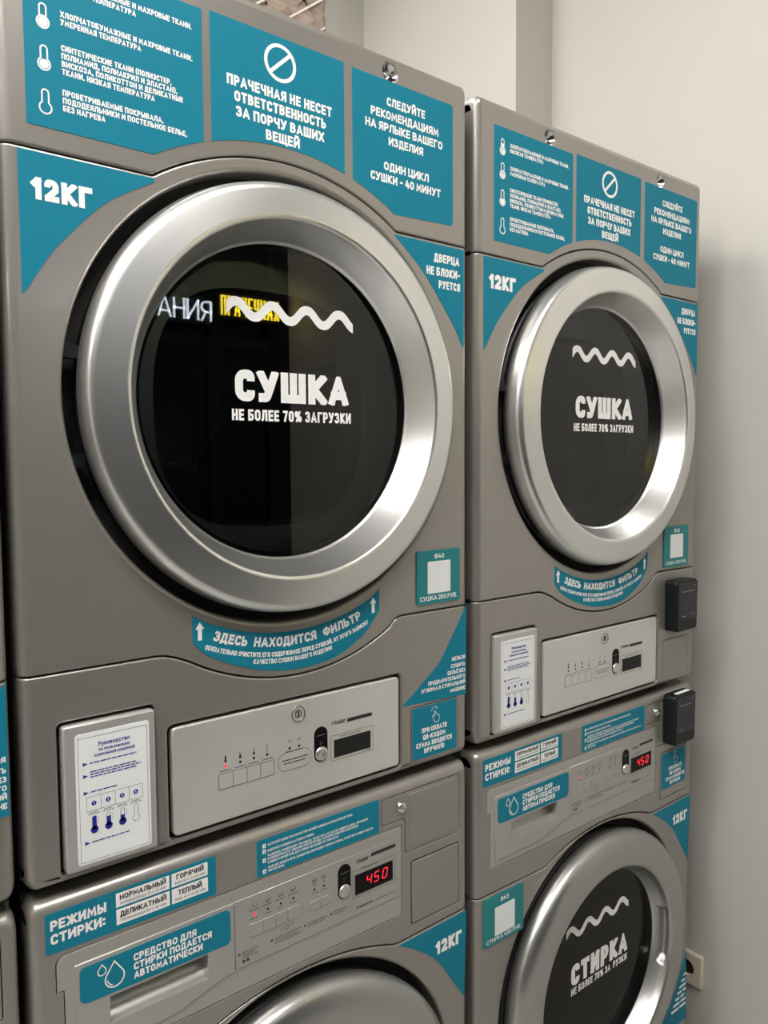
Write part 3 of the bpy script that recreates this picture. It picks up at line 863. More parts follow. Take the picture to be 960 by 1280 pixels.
        for i, x in enumerate((.0621, .0784, .0946, .1109)):
            disc(mb, x, -.1545, .0028, y)
            text(mb, '1234'[i], x, -.1559, .0028, .0014, .18, y - .0001, 2, 'c', mi=2)
            dashes(mb, x - .005, x + .005, -.1652, .0008, y, seed=40 + i, mi=1); dashes(mb, x - .0065, x + .0065, -.1672, .0008, y, seed=50 + i, mi=1)
            thermometer(mb, x, -.1895, -.1695, .0042, .0005, (.98, .72, .5, None)[i], y, 1, 0)
            for k in range(4 if i < 3 else 0): dashes(mb, x + .004, x + .0052, -.1725 - .002 * k, .0004, y, seed=60, mi=1)
    # child of the holder so that it stays at the third level
    P('d_cardprint', 'card_print', cardprint, [M['bprint'], M['gprint'], M['paper']], fr)
    # cover plate over the coin slot
    cp = P('d_pay', 'cover_plate', lambda mb: mb.prism(rrect(.5462, .6430, -.2310, -.1472, .0012, 2), -.0002, .003, 0, .0006), M['paint'])
    if with_pay_sticker:
        sticker(T_, 'd_paystk', [(.5470, -.2295), (.6405, -.2295), (.6405, -.1480), (.5470, -.1480)], [('lettering', t_pay), ('hand_symbol', t_hand)], parent=cp, y=-.0002, name='payment_sticker')
        # lettering goes under the plate's sticker
        sticker(T_, 'd_tri', [(.527, -.1400), (.6625, -.1460), (.6635, .0) ] + smooth_pts([(.6630, -.001), (.625, -.056), (.601, -.087), (.56, -.117), (.527, -.1400)], 5)[1:-1], t_tri, off=off, name='warning_sticker')
    # stickers
    so = (off[0] + s_shift, off[1], off[2])
    a352 = lambda x0, x1, n: arcx(.337, .288, .352, x0, x1, n)
    sticker(T_, 'd_s1', rounded([(.0170, .5900), (.156, .5900)], 0, 1) + a352(.156, .2190, 8)[1:] + [(.2190, .7740), (.0170, .7740)], [('thermometer_symbols', t_s1), ('lettering', t_s1t)], off=so, name='temperature_sticker')
    sticker(T_, 'd_s2', a352(.2295, .4290, 18) + [(.4290, .7765), (.2295, .7765)], [('prohibition_symbol', t_s2), ('lettering', t_s2t)], off=so, name='liability_sticker')
    sticker(T_, 'd_s3', a352(.4430, .5180, 8) + rounded([(.5180, .5940), (.634, .5940), (.634, .7745), (.4430, .7745)], [0, .005, .005, 0], 3)[1:], [('lettering', t_s3), ('lettering', t_s3b)], off=so, name='advice_sticker')
    sticker(T_, 'd_12', [(.0065, .5620), (.0065, .4120)] + smooth_pts([(.0090, .4120), (.0320, .4500), (.054, .478), (.099, .524), (.155, .5580)], 5)[1:] + [(.1550, .5620)], t_12, off=off, name='capacity_sticker')
    sticker(T_, 'd_door', smooth_pts([(.5190, .5590), (.571, .518), (.609, .475), (.638, .439), (.654, .412)], 5) + [(.6575, .412), (.6575, .5610), (.5190, .5615)], t_door, off=off, name='door_sticker')
    low_ = smooth_pts([(.190, .0100), (.21, -.0095), (.255, -.0310), (.300, -.0440), (.345, -.0490), (.38, -.0470), (.413, -.0400), (.456, -.0170), (.484, .0140)], 4)
    up_ = arcx(DCX, DCZ, .3065, .484, .190, 24, False)
    sticker(T_, 'd_filter', rounded(low_ + [(.4840, .0460)] + up_[1:-1] + [(.1900, .0440)], 0, 1), [('lettering', t_filter), ('arrow', lambda mb, y: t_arrow(mb, y, .1995)), ('arrow', lambda mb, y: t_arrow(mb, y, .4725))], off=off, name='filter_sticker')
    qr_block(T_, 'd_qr' + price_num, *price_box, price_num, 'СУШКА 250 РУБ.', off)
    build_door(T_, 'dryer', off)
    return T_

# ------------------------------------------------------------------ washer
def arch_wash():
    return rounded([(XA + RS, -.5090), (.1655, -.5100)] + arcx(.3415, -.9335, .457, .1715, .5100, 34) + [(.5175, -.5095), (XB - RS, -.5070)], .006, 3, False)

def make_washer(dx, dy, label, num, with_pay, group, covered):
    T_ = Thing('washing_machine', label, 'washing machine', (dx + .337, dy + .36, FLOOR), group)
    off = (-.337, -.36, -FLOOR)
    P = lambda key, name, b, mats, par=None, lab=None: T_.part(key, name, b, mats, par, lab, off if par is None else (0, 0, 0))
    ZT, ZB = -.2565, -1.19
    def cab(mb):
        mb.box(XA + .001, XB - .001, .036, .74, ZT - .006, ZT - .0015)
        mb.box(XA + .001, XB - .001, .036, .74, ZB, ZB + .004)
        mb.box(XA + .001, XA + .004, .036, .74, ZB, ZT - .006)
        mb.box(XB - .004, XB - .001, .036, .74, ZB, ZT - .006)
        mb.box(XA + .001, XB - .001, .736, .74, ZB, ZT - .006)
    P('w_cab', 'cabinet', cab, M['cabinet'])
    def back(mb):
        mb.ngon([(XA + .004, ZB), (XB - .004, ZB), (XB - .004, ZT - .006), (XA + .004, ZT - .006)], .0355, 0, [circle(WCX, WCZ, .262, 72)])
        mb.lathe([(.2876, .034), (.260, .034)], WCX, WCZ, 96)
    P('w_back', 'inner_frame', back, M['void'])
    for x in (.05, .607):
        for y in (.08, .68):
            P('w_foot%.2f%.2f' % (x, y), 'foot', lambda mb, x=x, y=y: [mb.box(x - .022, x + .022, y - .022, y + .022, FLOOR, FLOOR + .012), mb.box(x - .01, x + .01, y - .01, y + .01, FLOOR + .012, ZB)], M['black'])
    strip = rounded([(.0245, -.4660), (.5150, -.4660), (.5250, -.4590), (.5260, -.3235), (.0165, -.3235), (.0165, -.3665), (.0245, -.3665)], [.001, .004, .006, .004, .010, .001, .001], 4)
    lockp = rounded([(.486, -.3155), (.486, -.2740), (.6490, -.2740), (.6490, -.3715), (.5320, -.3715), (.5320, -.3190), (.5280, -.3155)], [.004, .006, .006, .005, .005, .004, .004], 3)
    lowp = rrect(.5435, .6470, -.4900, -.3880, .004, 3)
    P('w_top', 'top_panel', lambda mb: front_panel(mb, [(XA + RS, ZT), (.3, ZT), (XB - RS, ZT)], shift(arch_wash(), .0011), [(strip, .0010, .0032), (lockp, .0012, .003), (lowp, .0012, .003)], rt=.0145), M['paint'])
    P('w_lower', 'lower_panel', lambda mb: front_panel(mb, shift(arch_wash(), -.0011), [(XA + RS, ZB), (.3, ZB), (XB - RS, ZB)], [(circle(WCX, WCZ, .2875, 128), .006, .034)], rb=.01), M['paint'])
    st = P('w_strip', 'control_fascia', lambda mb: mb.prism(inset(orient(strip), .0010), .0004, .0024, 0, .0006, 3, [rrect(.0745, .2015, -.4280, -.3930, .001, 1)]), M['paint_light'])
    def wback(mb):
        mb.ngon(inset(orient(strip), -.0004), .0026, 0, [rrect(.0745, .2015, -.4280, -.3930, .001, 1)])
        mb.ngon(inset(orient(lockp), -.0004), .0028); mb.ngon(inset(orient(lowp), -.0004), .0028)
    P('w_lining', 'recess_shade_lining', wback, M['void'])  # black sheet standing in for shade in the gaps around fascia and plates
    # detergent drawer with a scooped grip
    cav = rrect(.0755, .2005, -.4270, -.3940, .001, 1)
    dp = [(.0365, -.4530), (.1600, -.4525), (.2130, -.4365), (.2385, -.4325), (.2385, -.3410), (.0365, -.3410)]
    def drawer(mb):
        L = orient(rounded(dp, .0012, 2))
        mb.skin([[(x, .0004, z) for x, z in L], [(x, -.0012, z) for x, z in L], [(x, -.0018, z) for x, z in inset(L, .0005)]], True, 0, True)
        mb.ngon(inset(L, .0005), -.0018, 0, [cav])
        n = 10; A = []; B = []
        for k in range(n + 1):
            a = k / n * PI * .5
            z = -.4270 + .033 * (1 - math.cos(a)) ; y = -.0018 + .024 * math.sin(a)
            A.append((.0755, y, z)); B.append((.2005, y, z))
        mb.skin([A, B], False, 0, True, flip=True)
        mb.add([(.0755, .0222, -.394), (.2005, .0222, -.394), (.2005, -.0018, -.394), (.0755, -.0018, -.394)], [(0, 1, 2, 3)])
        mb.add(A + [(.0755, -.0018, -.394)], [tuple(reversed(range(len(A) + 1)))]); mb.add(B + [(.2005, -.0018, -.394)], [tuple(range(len(B) + 1))])
    dr = P('w_drawer', 'detergent_drawer', drawer, M['paint_light'])
    dsp = P('w_disp', 'display_panel', lambda mb: mb.prism([(.2398, -.4330), (.5165, -.4330), (.5165, -.3410), (.2398, -.3410)], -.0010, .0004, 0, .0005), M['paint_light'])
    def marks(mb):
        y = -.0013
        for i, x in enumerate((.269, .289, .309, .329, .364, .380)):
            if i: disc(mb, x, -.3675, .0017, y)
            bw = .0036
            line(mb, [(x - bw, -.3522), (x - bw + .0008, -.3570), (x + bw - .0008, -.3570), (x + bw, -.3522)], .0006, y)
            if i: line(mb, [(x - .0018, -.3540), (x, -.3552), (x + .0018, -.3540)], .0006, y)
            if i > 3: line(mb, [(x, -.350), (x, -.3545)], .0006, y)
            dashes(mb, x - .0085, x + .0075, -.3612, .0008, y, seed=i) if i < 4 else dashes(mb, x - .003, x + .003, -.3612, .0008, y, seed=i)
            dashes(mb, x - .0055, x + .0055, -.3730, .0008, y, seed=i + 7)
        line(mb, [(.434 - .0035, -.4060), (.5100, -.4060), (.5100, -.3650), (.4305, -.3650)], .0004, y, True)
        dashes(mb, .448, .476, -.3660, .0008, y, seed=3)
        text(mb, 'Haier', .4385, -.3555, .0064, .0225, .15, y, 3)
        mb.ngon(rrect(.4640, .5115, -.3530, -.3480, .0024, 4), y)
        text(mb, 'Инвертор', .4370, -.4240, .0044, .0300, .13, y, 2)
        line(mb, [(.4735, -.4225), (.5110, -.4225)], .0006, y)
        for x, n, xe in ((.2435, 3, .274), (.2930, 3, .340), (.3460, 2, .384), (.3905, 2, .421)):
            mb.add([(x, y, -.4160), (x + .0042, y, -.4140), (x, y, -.4122)], [(0, 1, 2)])
            for k in range(n): dashes(mb, x + .0062, xe - .004 * (k % 2), -.4135 - .0036 * k, .0009, y, seed=int(x * 1000) + k)
        mb.add([(.2495, y, -.4270), (.2535, y, -.4270), (.2535, y, -.4235), (.2495, y, -.4235)], [(0, 1, 2, 3)])
        mb.add([(.2555, y, -.4270), (.2595, y, -.4270), (.2595, y, -.4235), (.2555, y, -.4235)], [(0, 1, 2, 3)])
        line(mb, circle(.3185, -.4045, .0028, 12), .0006, y, True)
        line(mb, [(.309, -.4025), (.309, -.4050), (.3125, -.4050)], .0006, y); line(mb, [(.328, -.4000), (.328, -.4035), (.3245, -.4035)], .0006, y)
    P('w_marks', 'printed_markings', marks, M['kprint'], dsp)
    P('w_led', 'indicator_light', lambda mb: disc(mb, .269, -.3675, .0021, -.0016), M['led_red'], dsp)
    for i in range(4):
        x = .2605 + .01975 * i
        P('w_btn%d' % i, 'button', lambda mb, x=x: mb.prism(rrect(x + .0002, x + .0193, -.3970, -.3792, .0006, 1), -.0019, -.0009, 0, .0005, 2), M['paint_light'], dsp)
    for i in range(2):
        x0, x1 = ((.3545, .3722), (.3728, .3905))[i]
        pts = rounded([(x0, -.3965), (x1, -.3965), (x1, -.3832), (x0, -.3832)], [.0066, 0, 0, .0066] if i == 0 else [0, .0066, .0066, 0], 4)
        P('w_btp%d' % i, 'button', lambda mb, pts=pts: mb.prism(pts, -.0019, -.0009, 0, .0005, 2), M['paint_light'], dsp)
    P('w_oval', 'start_window', lambda mb: mb.prism(rrect(.4042, .4268, -.3995, -.3485, .0112, 8), -.0016, 0), M['display'], dsp)
    P('w_ovalp', 'start_print', lambda mb: (dashes(mb, .4080, .4235, -.3615, .0012, -.0018, seed=5), line(mb, [(.4140, -.3685), (.4140, -.3735), (.4180, -.3710)], .0004, -.0018, True)), M['gprint'], dsp)
    P('w_knob', 'start_button', lambda mb: mb.lathe([(.0098, -.0015), (.0096, -.0034), (.0085, -.0046), (.005, -.0040), (.0001, -.0036)], .4155, -.3880, 32), M['knob'], dsp)
    P('w_screen', 'display', lambda mb: mb.prism(rrect(.4348, .5057, -.4022, -.3722, .0004, 1), -.0016, 0), M['display'], dsp)
    def digits(mb):
        y = -.0019
        def seg(x, which):
            h = .0142; w = .0080; z = -.3935; sl = .18
            p = lambda u, v: (x + u * w + sl * v * h, z + v * h)
            S_ = {'a': ((0, 1), (1, 1)), 'b': ((1, 1), (1, .5)), 'c': ((1, .5), (1, 0)), 'd': ((0, 0), (1, 0)), 'e': ((0, .5), (0, 0)), 'f': ((0, 1), (0, .5)), 'g': ((0, .5), (1, .5))}
            for s in which:
                a, b = p(*S_[s][0]), p(*S_[s][1])
                q = lambda t: (a[0] + (b[0] - a[0]) * t, a[1] + (b[1] - a[1]) * t)
                line(mb, [q(.08), q(.92)], .0016, y)
        seg(.4550, 'fgbc'); seg(.4690, 'afgcd'); seg(.4850, 'abcdef')
    P('w_digits', 'lit_digits', digits, M['digit'], dsp, 'red lit digits reading 450')
    # lock cover and plates
    lp = P('w_lockp', 'lock_cover', lambda mb: mb.prism(inset(orient(lockp), .0011), .0004, .0026, 0, .0008), M['paint'])
    P('w_uplate', 'cover_plate', lambda mb: mb.prism(rrect(.5420, .6400, -.3650, -.2800, .0022, 3), -.0006, .0006, 0, .0008), M['paint'], lp)
    P('w_lock', 'key_lock', lambda mb: mb.lathe([(.0082, .0003), (.0080, -.0040), (.0068, -.0062), (.0058, -.0058), (.0040, -.0068), (.0014, -.0066), (.0012, -.004), (.0001, -.004)], .5230, -.2945, 28), M['chrome'], lp)
    lw = P('w_lplate', 'cover_plate', lambda mb: mb.prism(inset(orient(lowp), .0018), -.0006, .0026, 0, .0010), M['paint'])
    # stickers
    def t_rezh(mb, y):
        text(mb, 'РЕЖИМЫ', .0120, -.2905, .0118, .0625, .23, y, 3)
        text(mb, 'СТИРКИ:', .0120, -.3065, .0118, .0610, .23, y, 3)
        for x0, x1, z0, z1 in ((.0860, .1520, -.2905, -.2735), (.1548, .2030, -.2905, -.2735), (.0860, .1520, -.3118, -.2932), (.1548, .2030, -.3118, -.2932)):
            mb.add([(x0, y, z0), (x1, y, z0), (x1, y, z1), (x0, y, z1)], [(0, 1, 2, 3)])
        for s, x0, x1, z in (('НОРМАЛЬНЫЙ', .0905, .1475, -.2825), ('ГОРЯЧИЙ', .1610, .1975, -.2825), ('ДЕЛИКАТНЫЙ', .0905, .1475, -.3030), ('ТЕПЛЫЙ', .1630, .1945, -.3030)):
            text(mb, s, x0, z, .0066, x1 - x0, .2, y - .0003, 2, mi=1)
        for s, x0, x1, z in (('ХОЛОДНАЯ ВОДА 20 С, 35 МИН', .0905, .1475, -.2882), ('ВОДА 60 С, 40-50 МИН', .1590, .1995, -.2882), ('ГОРЯЧАЯ ВОДА 30 С, 35 МИН', .0905, .1475, -.3090), ('ВОДА 40 С, 40-60 МИН', .1590, .1995, -.3090)):
            text(mb, s, x0, z, .0033, x1 - x0, .13, y - .0003, 1, mi=2)
    sticker(T_, 'w_rezh', rounded([(.0065, -.3170), (.2145, -.3205), (.2145, -.2690), (.0065, -.2700)], .002, 2), t_rezh, off=off, name='programme_sticker', tmat=('wprint', 'kprint', 'gprint'))
    def t_instr(mb, y):
        for s, x1, z in (('ЗАГРУЗИТЕ БЕЛЬЕ В БАРАБАН СТИРАЛЬНОЙ МАШИНЫ (МАКСИМАЛЬНО ДО 100%)', .4310, -.2810), ('ВЫБЕРИТЕ НУЖНЫЙ ВАМ РЕЖИМ СТИРКИ', .3640, -.2892),
                         ('КОСНИТЕСЬ РУКОЙ КНОПКУ ТЕРМИНАЛА, ПОСЛЕ ТОГО, КАК НА НЕМ ПОЯВИТСЯ ЦЕНА, ПРИЛОЖИТЕ', .4600, -.2960), ('БАНКОВСКУЮ КАРТУ, ЛИБО ОПЛАТИТЕ ПО QR КОДУ. ЗАГРУЗИТЕ СРЕДСТВО (ЕСЛИ НУЖНО)', .4420, -.3005),
                         ('(УНИВЕРСАЛЬНЫЙ ГЕЛЬ ДЛЯ СТИРКИ УЖЕ ВХОДИТ В СТОИМОСТЬ)', .4060, -.3055), ('НАЖМИТЕ КНОПКУ ПУСК, ДОЖДИТЕСЬ ОКОНЧАНИЯ СТИРКИ И ОТЖИМА, ПОСЛЕ ЧЕГО МОЖНО ЗАБРАТЬ', .4690, -.3125), ('ЧИСТОЕ БЕЛЬЕ', .3160, -.3172)):
            text(mb, s, .2905, z, .0034, x1 - .2905, .16, y, 1)
        for i, z in enumerate((-.2795, -.2872, -.2995, -.3145)):
            mb.add([(.2825, y, z - .0028), (.2875, y, z - .0028), (.2875, y, z + .0028), (.2825, y, z + .0028)], [(0, 1, 2, 3)])
            text(mb, '1234'[i], .2850, z - .0017, .0034, .0016, .2, y - .0002, 2, 'c', mi=1)
    sticker(T_, 'w_instr', rounded([(.2740, -.3210), (.4810, -.3220), (.4810, -.2710), (.2740, -.2700)], .003, 3), t_instr, off=off, name='instruction_sticker', tmat=('wprint', 'teal'))
    def t_sred(mb, y):
        for s, x1, z in (('СРЕДСТВО ДЛЯ', .1850, -.3625), ('СТИРКИ ПОДАЕТСЯ', .2060, -.3735), ('АВТОМАТИЧЕСКИ', .1930, -.3845)):
            text(mb, s, .1045, z, .0088, x1 - .1045, .22, y, 3)
        def drop(cx, z0, z1, r, t):
            tip = (cx, z1); c_ = (cx, z0 + r); d = z1 - c_[1]
            a = math.degrees(math.acos(r / d))
            line(mb, [tip] + arc(cx, z0 + r, r, 90 + a, 450 - a, 20), t, y, True)
        drop(.0815, -.3835, -.3525, .0112, .0016); drop(.0668, -.3640, -.3512, .0048, .0012)
        line(mb, arc(.0815, -.3723, .0085, 185, 250, 6), .0012, y)
    sticker(T_, 'w_sred', rounded([(.0415, -.3860), (.0480, -.3900), (.2330, -.3925), (.2330, -.3460), (.0415, -.3465)], [.003, .004, .008, .008, .006], 4), t_sred, parent=dr, y=-.0018, name='detergent_sticker')
    def t_12w(mb, y): text(mb, '12КГ', .5945, -.5605, .0215, .0575, .27, y, 4)
    sticker(T_, 'w_12', smooth_pts([(.5200, -.5150), (.553, -.534), (.596, -.569), (.631, -.618), (.6570, -.6560)], 5) + [(.6590, -.6560), (.6635, -.5110), (.5200, -.5135)], t_12w, off=off, name='capacity_sticker')
    def t_low(mb, y):
        for k in range(7):
            dashes(mb, .650 - .008 * k, .6605, -.925 - .0115 * k, .0055, y, seed=k)
    sticker(T_, 'w_low', [(.6600, -.8700)] + smooth_pts([(.6590, -.8700), (.631, -.922), (.596, -.971), (.553, -1.006), (.5200, -1.025)], 5) + [(.6635, -1.030)], t_low, off=off, name='corner_sticker')
    qr_block(T_, 'w_qr' + num, .0075, .1085, -.6000, -.5150, .0350, .0850, -.5860, -.5360, num, 'СТИРКА 450 РУБ.', off)
    if with_pay:
        sticker(T_, 'w_pay', [(.5470, -.4700), (.6400, -.4700), (.6400, -.3920), (.5470, -.3920)], [('lettering', t_wpay), ('hand_symbol', t_whand)], parent=lw, y=-.0006, name='payment_sticker')
    build_door(T_, 'washer', off)
    return T_

# ------------------------------------------------------------------ the room
WX = 1.500            # side wall on the right
struct('floor', lambda mb: mb.box(-3.6, WX, -1.85, 1.163, FLOOR - .05, FLOOR), M['floor'])
struct('ceiling', lambda mb: mb.box(-3.6, WX, -1.85, 1.163, CEIL, CEIL + .05), M['ceiling'])
struct('wall_right', lambda mb: mb.box(WX, WX + .1, -1.95, 1.163, FLOOR, CEIL), M['wall'])
struct('wall_back', lambda mb: mb.box(-3.6, WX + .1, 1.163, 1.263, FLOOR, CEIL), M['wall'])
struct('wall_left', lambda mb: mb.box(-3.7, -3.6, -1.95, 1.263, FLOOR, CEIL), M['wall'])
struct('trim_1', lambda mb: mb.box(1.356, WX, .518, 1.163, FLOOR, CEIL), M['wall'])
def wf(mb):
    mb.box(-3.6, WX, -1.95, -1.85, FLOOR, -1.05); mb.box(-3.6, WX, -1.95, -1.85, 1.30, CEIL); mb.box(1.455, WX, -1.95, -1.85, -1.05, 1.30)
struct('wall_front', wf, M['mullion'])
def win(mb):
    for x in (-3.58, -2.35, -1.15, .02, 1.17, 1.435): mb.box(x - .02, x + .02, -1.91, -1.86, -1.05, 1.30)
    for z in (-1.03, .70, 1.28): mb.box(-3.56, 1.415, -1.905, -1.865, z - .02, z + .02)
struct('window_1', win, M['mullion'])
gl_ = MB(); gl_.box(-3.56, 1.415, -1.890, -1.884, -1.01, 1.26)
glo = bpy.data.objects.new('window_glass', gl_.mesh('window_glass', M['window_glass'])); COL.objects.link(glo); glo.parent = bpy.data.objects['window_1']
def hours(mb):
    text(mb, '7 - 23', .93, .205, .055, .17, .16, 0, 3)
hb = MB(); hours(hb)
hb.v = [(x, -1.8835 + 0 * y, z) for x, y, z in hb.v]; hb.f = [tuple(reversed(f)) for f in hb.f]
ho = bpy.data.objects.new('hours_lettering', hb.mesh('hours_lettering', M['gprint'])); COL.objects.link(ho); ho.parent = bpy.data.objects['window_1']

for i, (x, y) in enumerate(CEILING_LAMPS):
    T_ = Thing('ceiling_lamp', ['square ceiling panel lamp left of the camera, nearer the machines', 'square ceiling panel lamp right of the camera, in front of the foreground dryer', 'square ceiling panel lamp farthest from the right wall', 'square ceiling panel lamp above the foreground dryer, behind its front', 'square ceiling panel lamp left of the camera, nearer the shop window'][i], 'lamp', (x, y, CEIL - .02))
    T_.part('lampf', 'lamp_frame', lambda mb: [mb.box(-.31, .31, -.31, -.295, -.002, .02), mb.box(-.31, .31, .295, .31, -.002, .02), mb.box(-.31, -.295, -.295, .295, -.002, .02), mb.box(.295, .31, -.295, .295, -.002, .02)], M['ceiling'])
    T_.part('lampd', 'diffuser', lambda mb: mb.box(-.295, .295, -.295, .295, .004, .02), M['lamp'])

# neon words in the shop window, made to be read from the street
def neon(name, s, x0, x1, z0, h, mat, label):
    T_ = Thing(name, label, 'sign', ((x0 + x1) / 2, -1.84, z0))
    def b(mb):
        polys, w = text_polys(s, x1 - x0, h, .085, 3)
        for p in polys:
            q = [(x0 + a, z0 + b_) for a, b_ in p]
            n = len(q)
            vs = [(x, -1.832, z) for x, z in q] + [(x, -1.840, z) for x, z in q]
            fs = [tuple(range(n))[::-1], tuple(range(n, 2 * n))] + [(i, (i + 1) % n, n + (i + 1) % n, n + i) for i in range(n)]
            mb.add(vs, fs)
    # mirrored about the middle so that it reads from outside
    def bm(mb):
        t = MB(); b(t); xm = (x0 + x1)
        mb.add([(x, y, z) for x, y, z in t.v], t.f)
    T_.part(None, 'neon_tube', bm, mat, None, None, (-(x0 + x1) / 2, 1.84, -z0))
    T_.part(None, 'backing', lambda mb: mb.box(x0 - .01, x1 + .01, -1.846, -1.842, z0 - .015, z0 + h + .015), M['mullion'], None, None, (-(x0 + x1) / 2, 1.84, -z0))
neon('neon_sign', 'ОБСЛУЖИВАНИЯ', .48, 1.15, .768, .075, M['neon_white'], 'white neon lettering in the dark shop window')
neon('neon_sign', 'ПРАЧЕЧНАЯ', 1.19, 1.445, .800, .075, M['neon_yellow'], 'yellow neon lettering in the window beside the right wall')

# ------------------------------------------------------------------ machines
PITCH = .70
make_dryer(-.6875, 0, 'grey tumble dryer cut off by the left edge of the photo, only a strip showing', '838', True, 0, 'stacked tumble dryers', (.556, .647, .0115, .095, .578, .626, .0275, .0775))
make_dryer(0, 0, 'large grey foreground tumble dryer, teal payment sticker on its small square plate', '840', True, 0, 'stacked tumble dryers', (.556, .647, .0115, .095, .578, .626, .0275, .0775))
make_dryer(PITCH, .0043, 'grey tumble dryer beside the bare right wall, black card reader on its front', '842', False, .0135, 'stacked tumble dryers', (.541, .634, .0070, .0930, .564, .613, .0260, .0755))
make_washer(-.6875, 0, 'grey washing machine at the left edge of the photo, under the cut-off dryer', '839', False, 'stacked washing machines', False)
make_washer(0, 0, 'grey washing machine under the large foreground dryer, only its top and door rim in view', '841', False, 'stacked washing machines', False)
make_washer(PITCH, .0043, 'grey washing machine at lower right with open view of its door reading СТИРКА', '843', True, 'stacked washing machines', True)

# spacer feet between washer and dryer so the dryer rests on the washer
def stand(dx, label):
    mb = MB()
    for x in (.06, .597):
        for y in (.10, .66): mb.box(dx + x - .03, dx + x + .03, y - .03, y + .03, -.2580, -.2420)
    return mb
for dx, lab in ((-.6875, 'black stacking frame under the cut-off dryer at the left edge'), (0, 'black stacking frame in the dark gap under the large foreground dryer'), (PITCH, 'black stacking frame in the dark gap under the right dryer')):
    T_ = Thing('stacking_frame', lab, 'frame', (dx + .337, .36, -.2573), 'stacking frames between washers and dryers')
    T_.part('stackf', 'rail', lambda mb: [mb.box(-.30, .30, y - .03, y + .03, .0, .0150) for y in (-.28, .30)], M['void'])

# ------------------------------------------------------------------ payment terminals
def make_terminal(z0, z1, label, clear_top):
    dx, dy = PITCH, .0043
    x0, x1 = .5490, .6330
    zc = (z0 + z1) / 2; xc = (x0 + x1) / 2
    T_ = Thing('card_reader', label, 'card reader', (dx + xc, dy - .0022, zc), 'card readers on the right machines')
    h, w = z1 - z0, x1 - x0
    pts = rounded([(-w / 2 + .002, -h / 2), (w / 2 - .002, -h / 2), (w / 2, h / 2 - .002), (-w / 2, h / 2 - .002)], .009, 4)
    body = T_.part('tbody', 'housing', lambda mb: mb.prism(pts, -.026, .0010, 0, .0045, 4), M['terminal'])
    T_.part('tscr', 'screen', lambda mb: mb.prism(rrect(-.0350, .0360, -.0300, .0480, .004, 3), -.0268, -.0258), M['tscreen'], body)
    T_.part('tblue', 'contactless_mark', lambda mb: (line(mb, rrect(-.0050, .0070, -.0020, .0150, .0030, 3), .0013, -.0271, True), line(mb, arc(.001, .0065, .0035, -60, 60, 6), .0010, -.0271)), M['tblue'], body)
    T_.part('tgrey', 'screen_print', lambda mb: (dashes(mb, -.0240, .0250, .0285, .0016, -.0271, seed=3), dashes(mb, -.0230, -.0060, -.0230, .0013, -.0271, seed=4), dashes(mb, .012, .026, -.0200, .0010, -.0271, seed=5), dashes(mb, .020, .028, .0400, .0010, -.0271, seed=6)), M['tgrey'], body)
    T_.part('tcam', 'sensor', lambda mb: disc(mb, .0, .0455, .0014, -.0272), M['gprint'], body)
    if clear_top:
        T_.part('tstrip', 'white_strip', lambda mb: mb.box(-.026, .024, -.0215, -.0135, h / 2 - .0005, h / 2 + .0008), M['white'], body, 'white strip on the top edge')  # plain white strip along the top edge of the housing
make_terminal(-.1270, -.0175, 'black card reader on the right dryer, above its blank square plate', False)
make_terminal(-.3690, -.2600, 'black card reader on the right washing machine, white strip on its top edge', True)

# ------------------------------------------------------------------ wall socket beside the machines
T_ = Thing('wall_socket', 'cream wall socket low on the beige wall behind the right washing machine', 'socket', (WX, .077, -1.000))
def plate(mb):
    pts = rrect(-.040, .040, -.040, .040, .004, 3)
    L = orient(pts)
    rings = [[(0, -u, v) for u, v in L], [(-.009, -u, v) for u, v in L], [(-.011, -u, v) for u, v in inset(L, .0025)]]
    mb.skin(rings, True, 0, True)
    hole = circle(0, 0, .0205, 28)
    loops = [[Vector((u, v, 0)) for u, v in inset(L, .0025)], [Vector((u, v, 0)) for u, v in hole]]
    flat = [p for l in loops for p in l]
    mb.add([(-.011, -p.x, p.y) for p in flat], [tuple(t) for t in tessellate_polygon(loops)])
    mb.skin([[(-.011, -u, v) for u, v in hole], [(-.0015, -u, v) for u, v in circle(0, 0, .0195, 28)]], True, 0, True)
pt = T_.part(None, 'socket_plate', plate, M['outlet'])
def well(mb):
    mb.add([(-.0018, -u, v) for u, v in circle(0, 0, .0196, 28)], [tuple(range(28))])
T_.part(None, 'socket_well', well, M['outlet_dark'], pt)

# ------------------------------------------------------------------ woven basket on the foreground dryer
BX0, BX1, BY0, BY1, BZ0, BZ1 = .060, .474, .105, .400, .8130, 1.06
T_ = Thing('woven_basket', 'brown basket of wide woven bands standing on top of the large foreground dryer', 'basket', ((BX0 + BX1) / 2, (BY0 + BY1) / 2, BZ0))
boff = (-(BX0 + BX1) / 2, -(BY0 + BY1) / 2, -BZ0)
def lin(mb):
    mb.box(BX0 + .006, BX1 - .006, BY0 + .006, BY0 + .009, BZ0 + .004, BZ1); mb.box(BX0 + .006, BX1 - .006, BY1 - .009, BY1 - .006, BZ0 + .004, BZ1)
    mb.box(BX0 + .006, BX0 + .009, BY0 + .009, BY1 - .009, BZ0 + .004, BZ1); mb.box(BX1 - .009, BX1 - .006, BY0 + .009, BY1 - .009, BZ0 + .004, BZ1)
    mb.box(BX0 + .006, BX1 - .006, BY0 + .006, BY1 - .006, BZ0, BZ0 + .004)
core = T_.part(None, 'lining', lin, M['wicker_in'], None, None, boff)
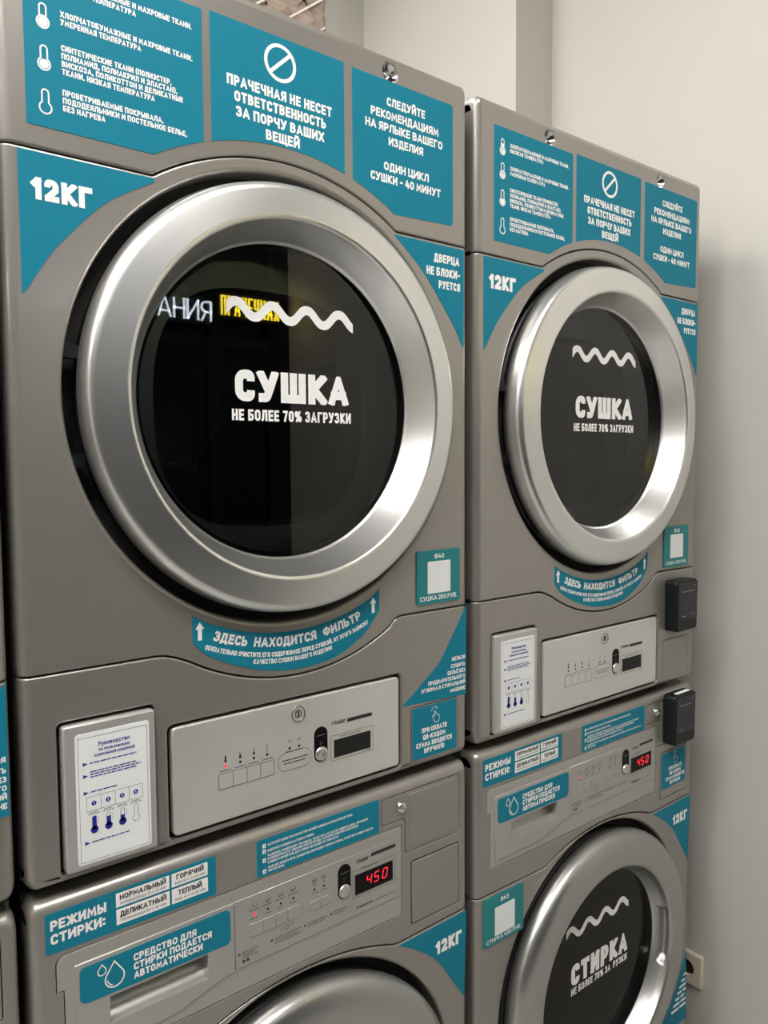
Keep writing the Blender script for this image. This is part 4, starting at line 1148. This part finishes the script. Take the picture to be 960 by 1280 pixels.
def weave(face):
    """over-under diagonal bands clipped to one side of the basket"""
    W_ = (BX1 - BX0) if face == 'front' else (BY1 - BY0)
    H_ = BZ1 - BZ0
    bw = .031; step = .0335
    kx = W_ / 2
    for d in (1, -1):
        dirv = (math.cos(math.radians(52)), d * math.sin(math.radians(52)))
        nv = (-dirv[1], dirv[0])
        for k in range(-18, 30):
            c0 = k * step * 1.0
            def bd(mb, k=k, c0=c0):
                segs = 40; L = .62
                for s in range(segs):
                    a0 = -L / 2 + L * s / segs; a1 = a0 + L / segs
                    quad = []
                    for a, o in ((a0, -bw / 2), (a1, -bw / 2), (a1, bw / 2), (a0, bw / 2)):
                        quad.append((kx + dirv[0] * a + nv[0] * (c0 + o), H_ / 2 + dirv[1] * a + nv[1] * (c0 + o)))
                    q = clip_box(quad if area2(quad) > 0 else quad[::-1], 0, W_, .0, H_)
                    if len(q) < 3 or abs(area2(q)) < 1e-9: continue
                    vs = []
                    for u, v in q:
                        # over / under height from the position along the band
                        al = (u - kx) * dirv[0] + (v - H_ / 2) * dirv[1]
                        other = ((u - kx) * -dirv[1] * -d + (v - H_ / 2) * dirv[0] * 1)
                        ph = al / (step * 1.03) * PI
                        hgt = .0030 + .0020 * math.sin(ph + (k % 2) * PI) * d
                        vs.append((u, hgt, v))
                    if face == 'front': vv = [(BX0 + u, BY0 - h_ + .006, BZ0 + v) for u, h_, v in vs]
                    else: vv = [(BX1 + h_ - .006, BY0 + u, BZ0 + v) for u, h_, v in vs]
                    mb.add(vv, [tuple(range(len(vv)))], True)
            mb = MB(); bd(mb)
            if mb.f:
                T_.part(None, 'band', lambda m2, mb=mb: m2.add(mb.v, mb.f, True), M['wicker'], None, None, boff)
weave('front'); weave('side')
def cords(mb):
    for k in range(-14, 24):
        dv = (math.cos(math.radians(38)), math.sin(math.radians(38))); nv = (-dv[1], dv[0])
        c0 = k * .0335
        q = [(.207 + dv[0] * a + nv[0] * (c0 + o), .12 + dv[1] * a + nv[1] * (c0 + o)) for a, o in ((-.4, -.0014), (.4, -.0014), (.4, .0014), (-.4, .0014))]
        q = clip_box(q, .002, BX1 - BX0 - .002, .001, BZ1 - BZ0)
        if len(q) >= 3: mb.add([(BX0 + u, BY0 + .0004, BZ0 + v) for u, v in q], [tuple(range(len(q)))])
T_.part(None, 'cord_lacing', cords, M['cord'], core, 'white lacing cord', (0, 0, 0))
T_.part(None, 'rim', lambda mb: [mb.box(BX0 - .003, BX1 + .003, BY0 - .004, BY0 + .010, BZ1, BZ1 + .012), mb.box(BX0 - .003, BX1 + .003, BY1 - .010, BY1 + .004, BZ1, BZ1 + .012), mb.box(BX0 - .003, BX0 + .010, BY0 + .010, BY1 - .010, BZ1, BZ1 + .012), mb.box(BX1 - .010, BX1 + .003, BY0 + .010, BY1 - .010, BZ1, BZ1 + .012)], M['wicker'], None, None, boff)
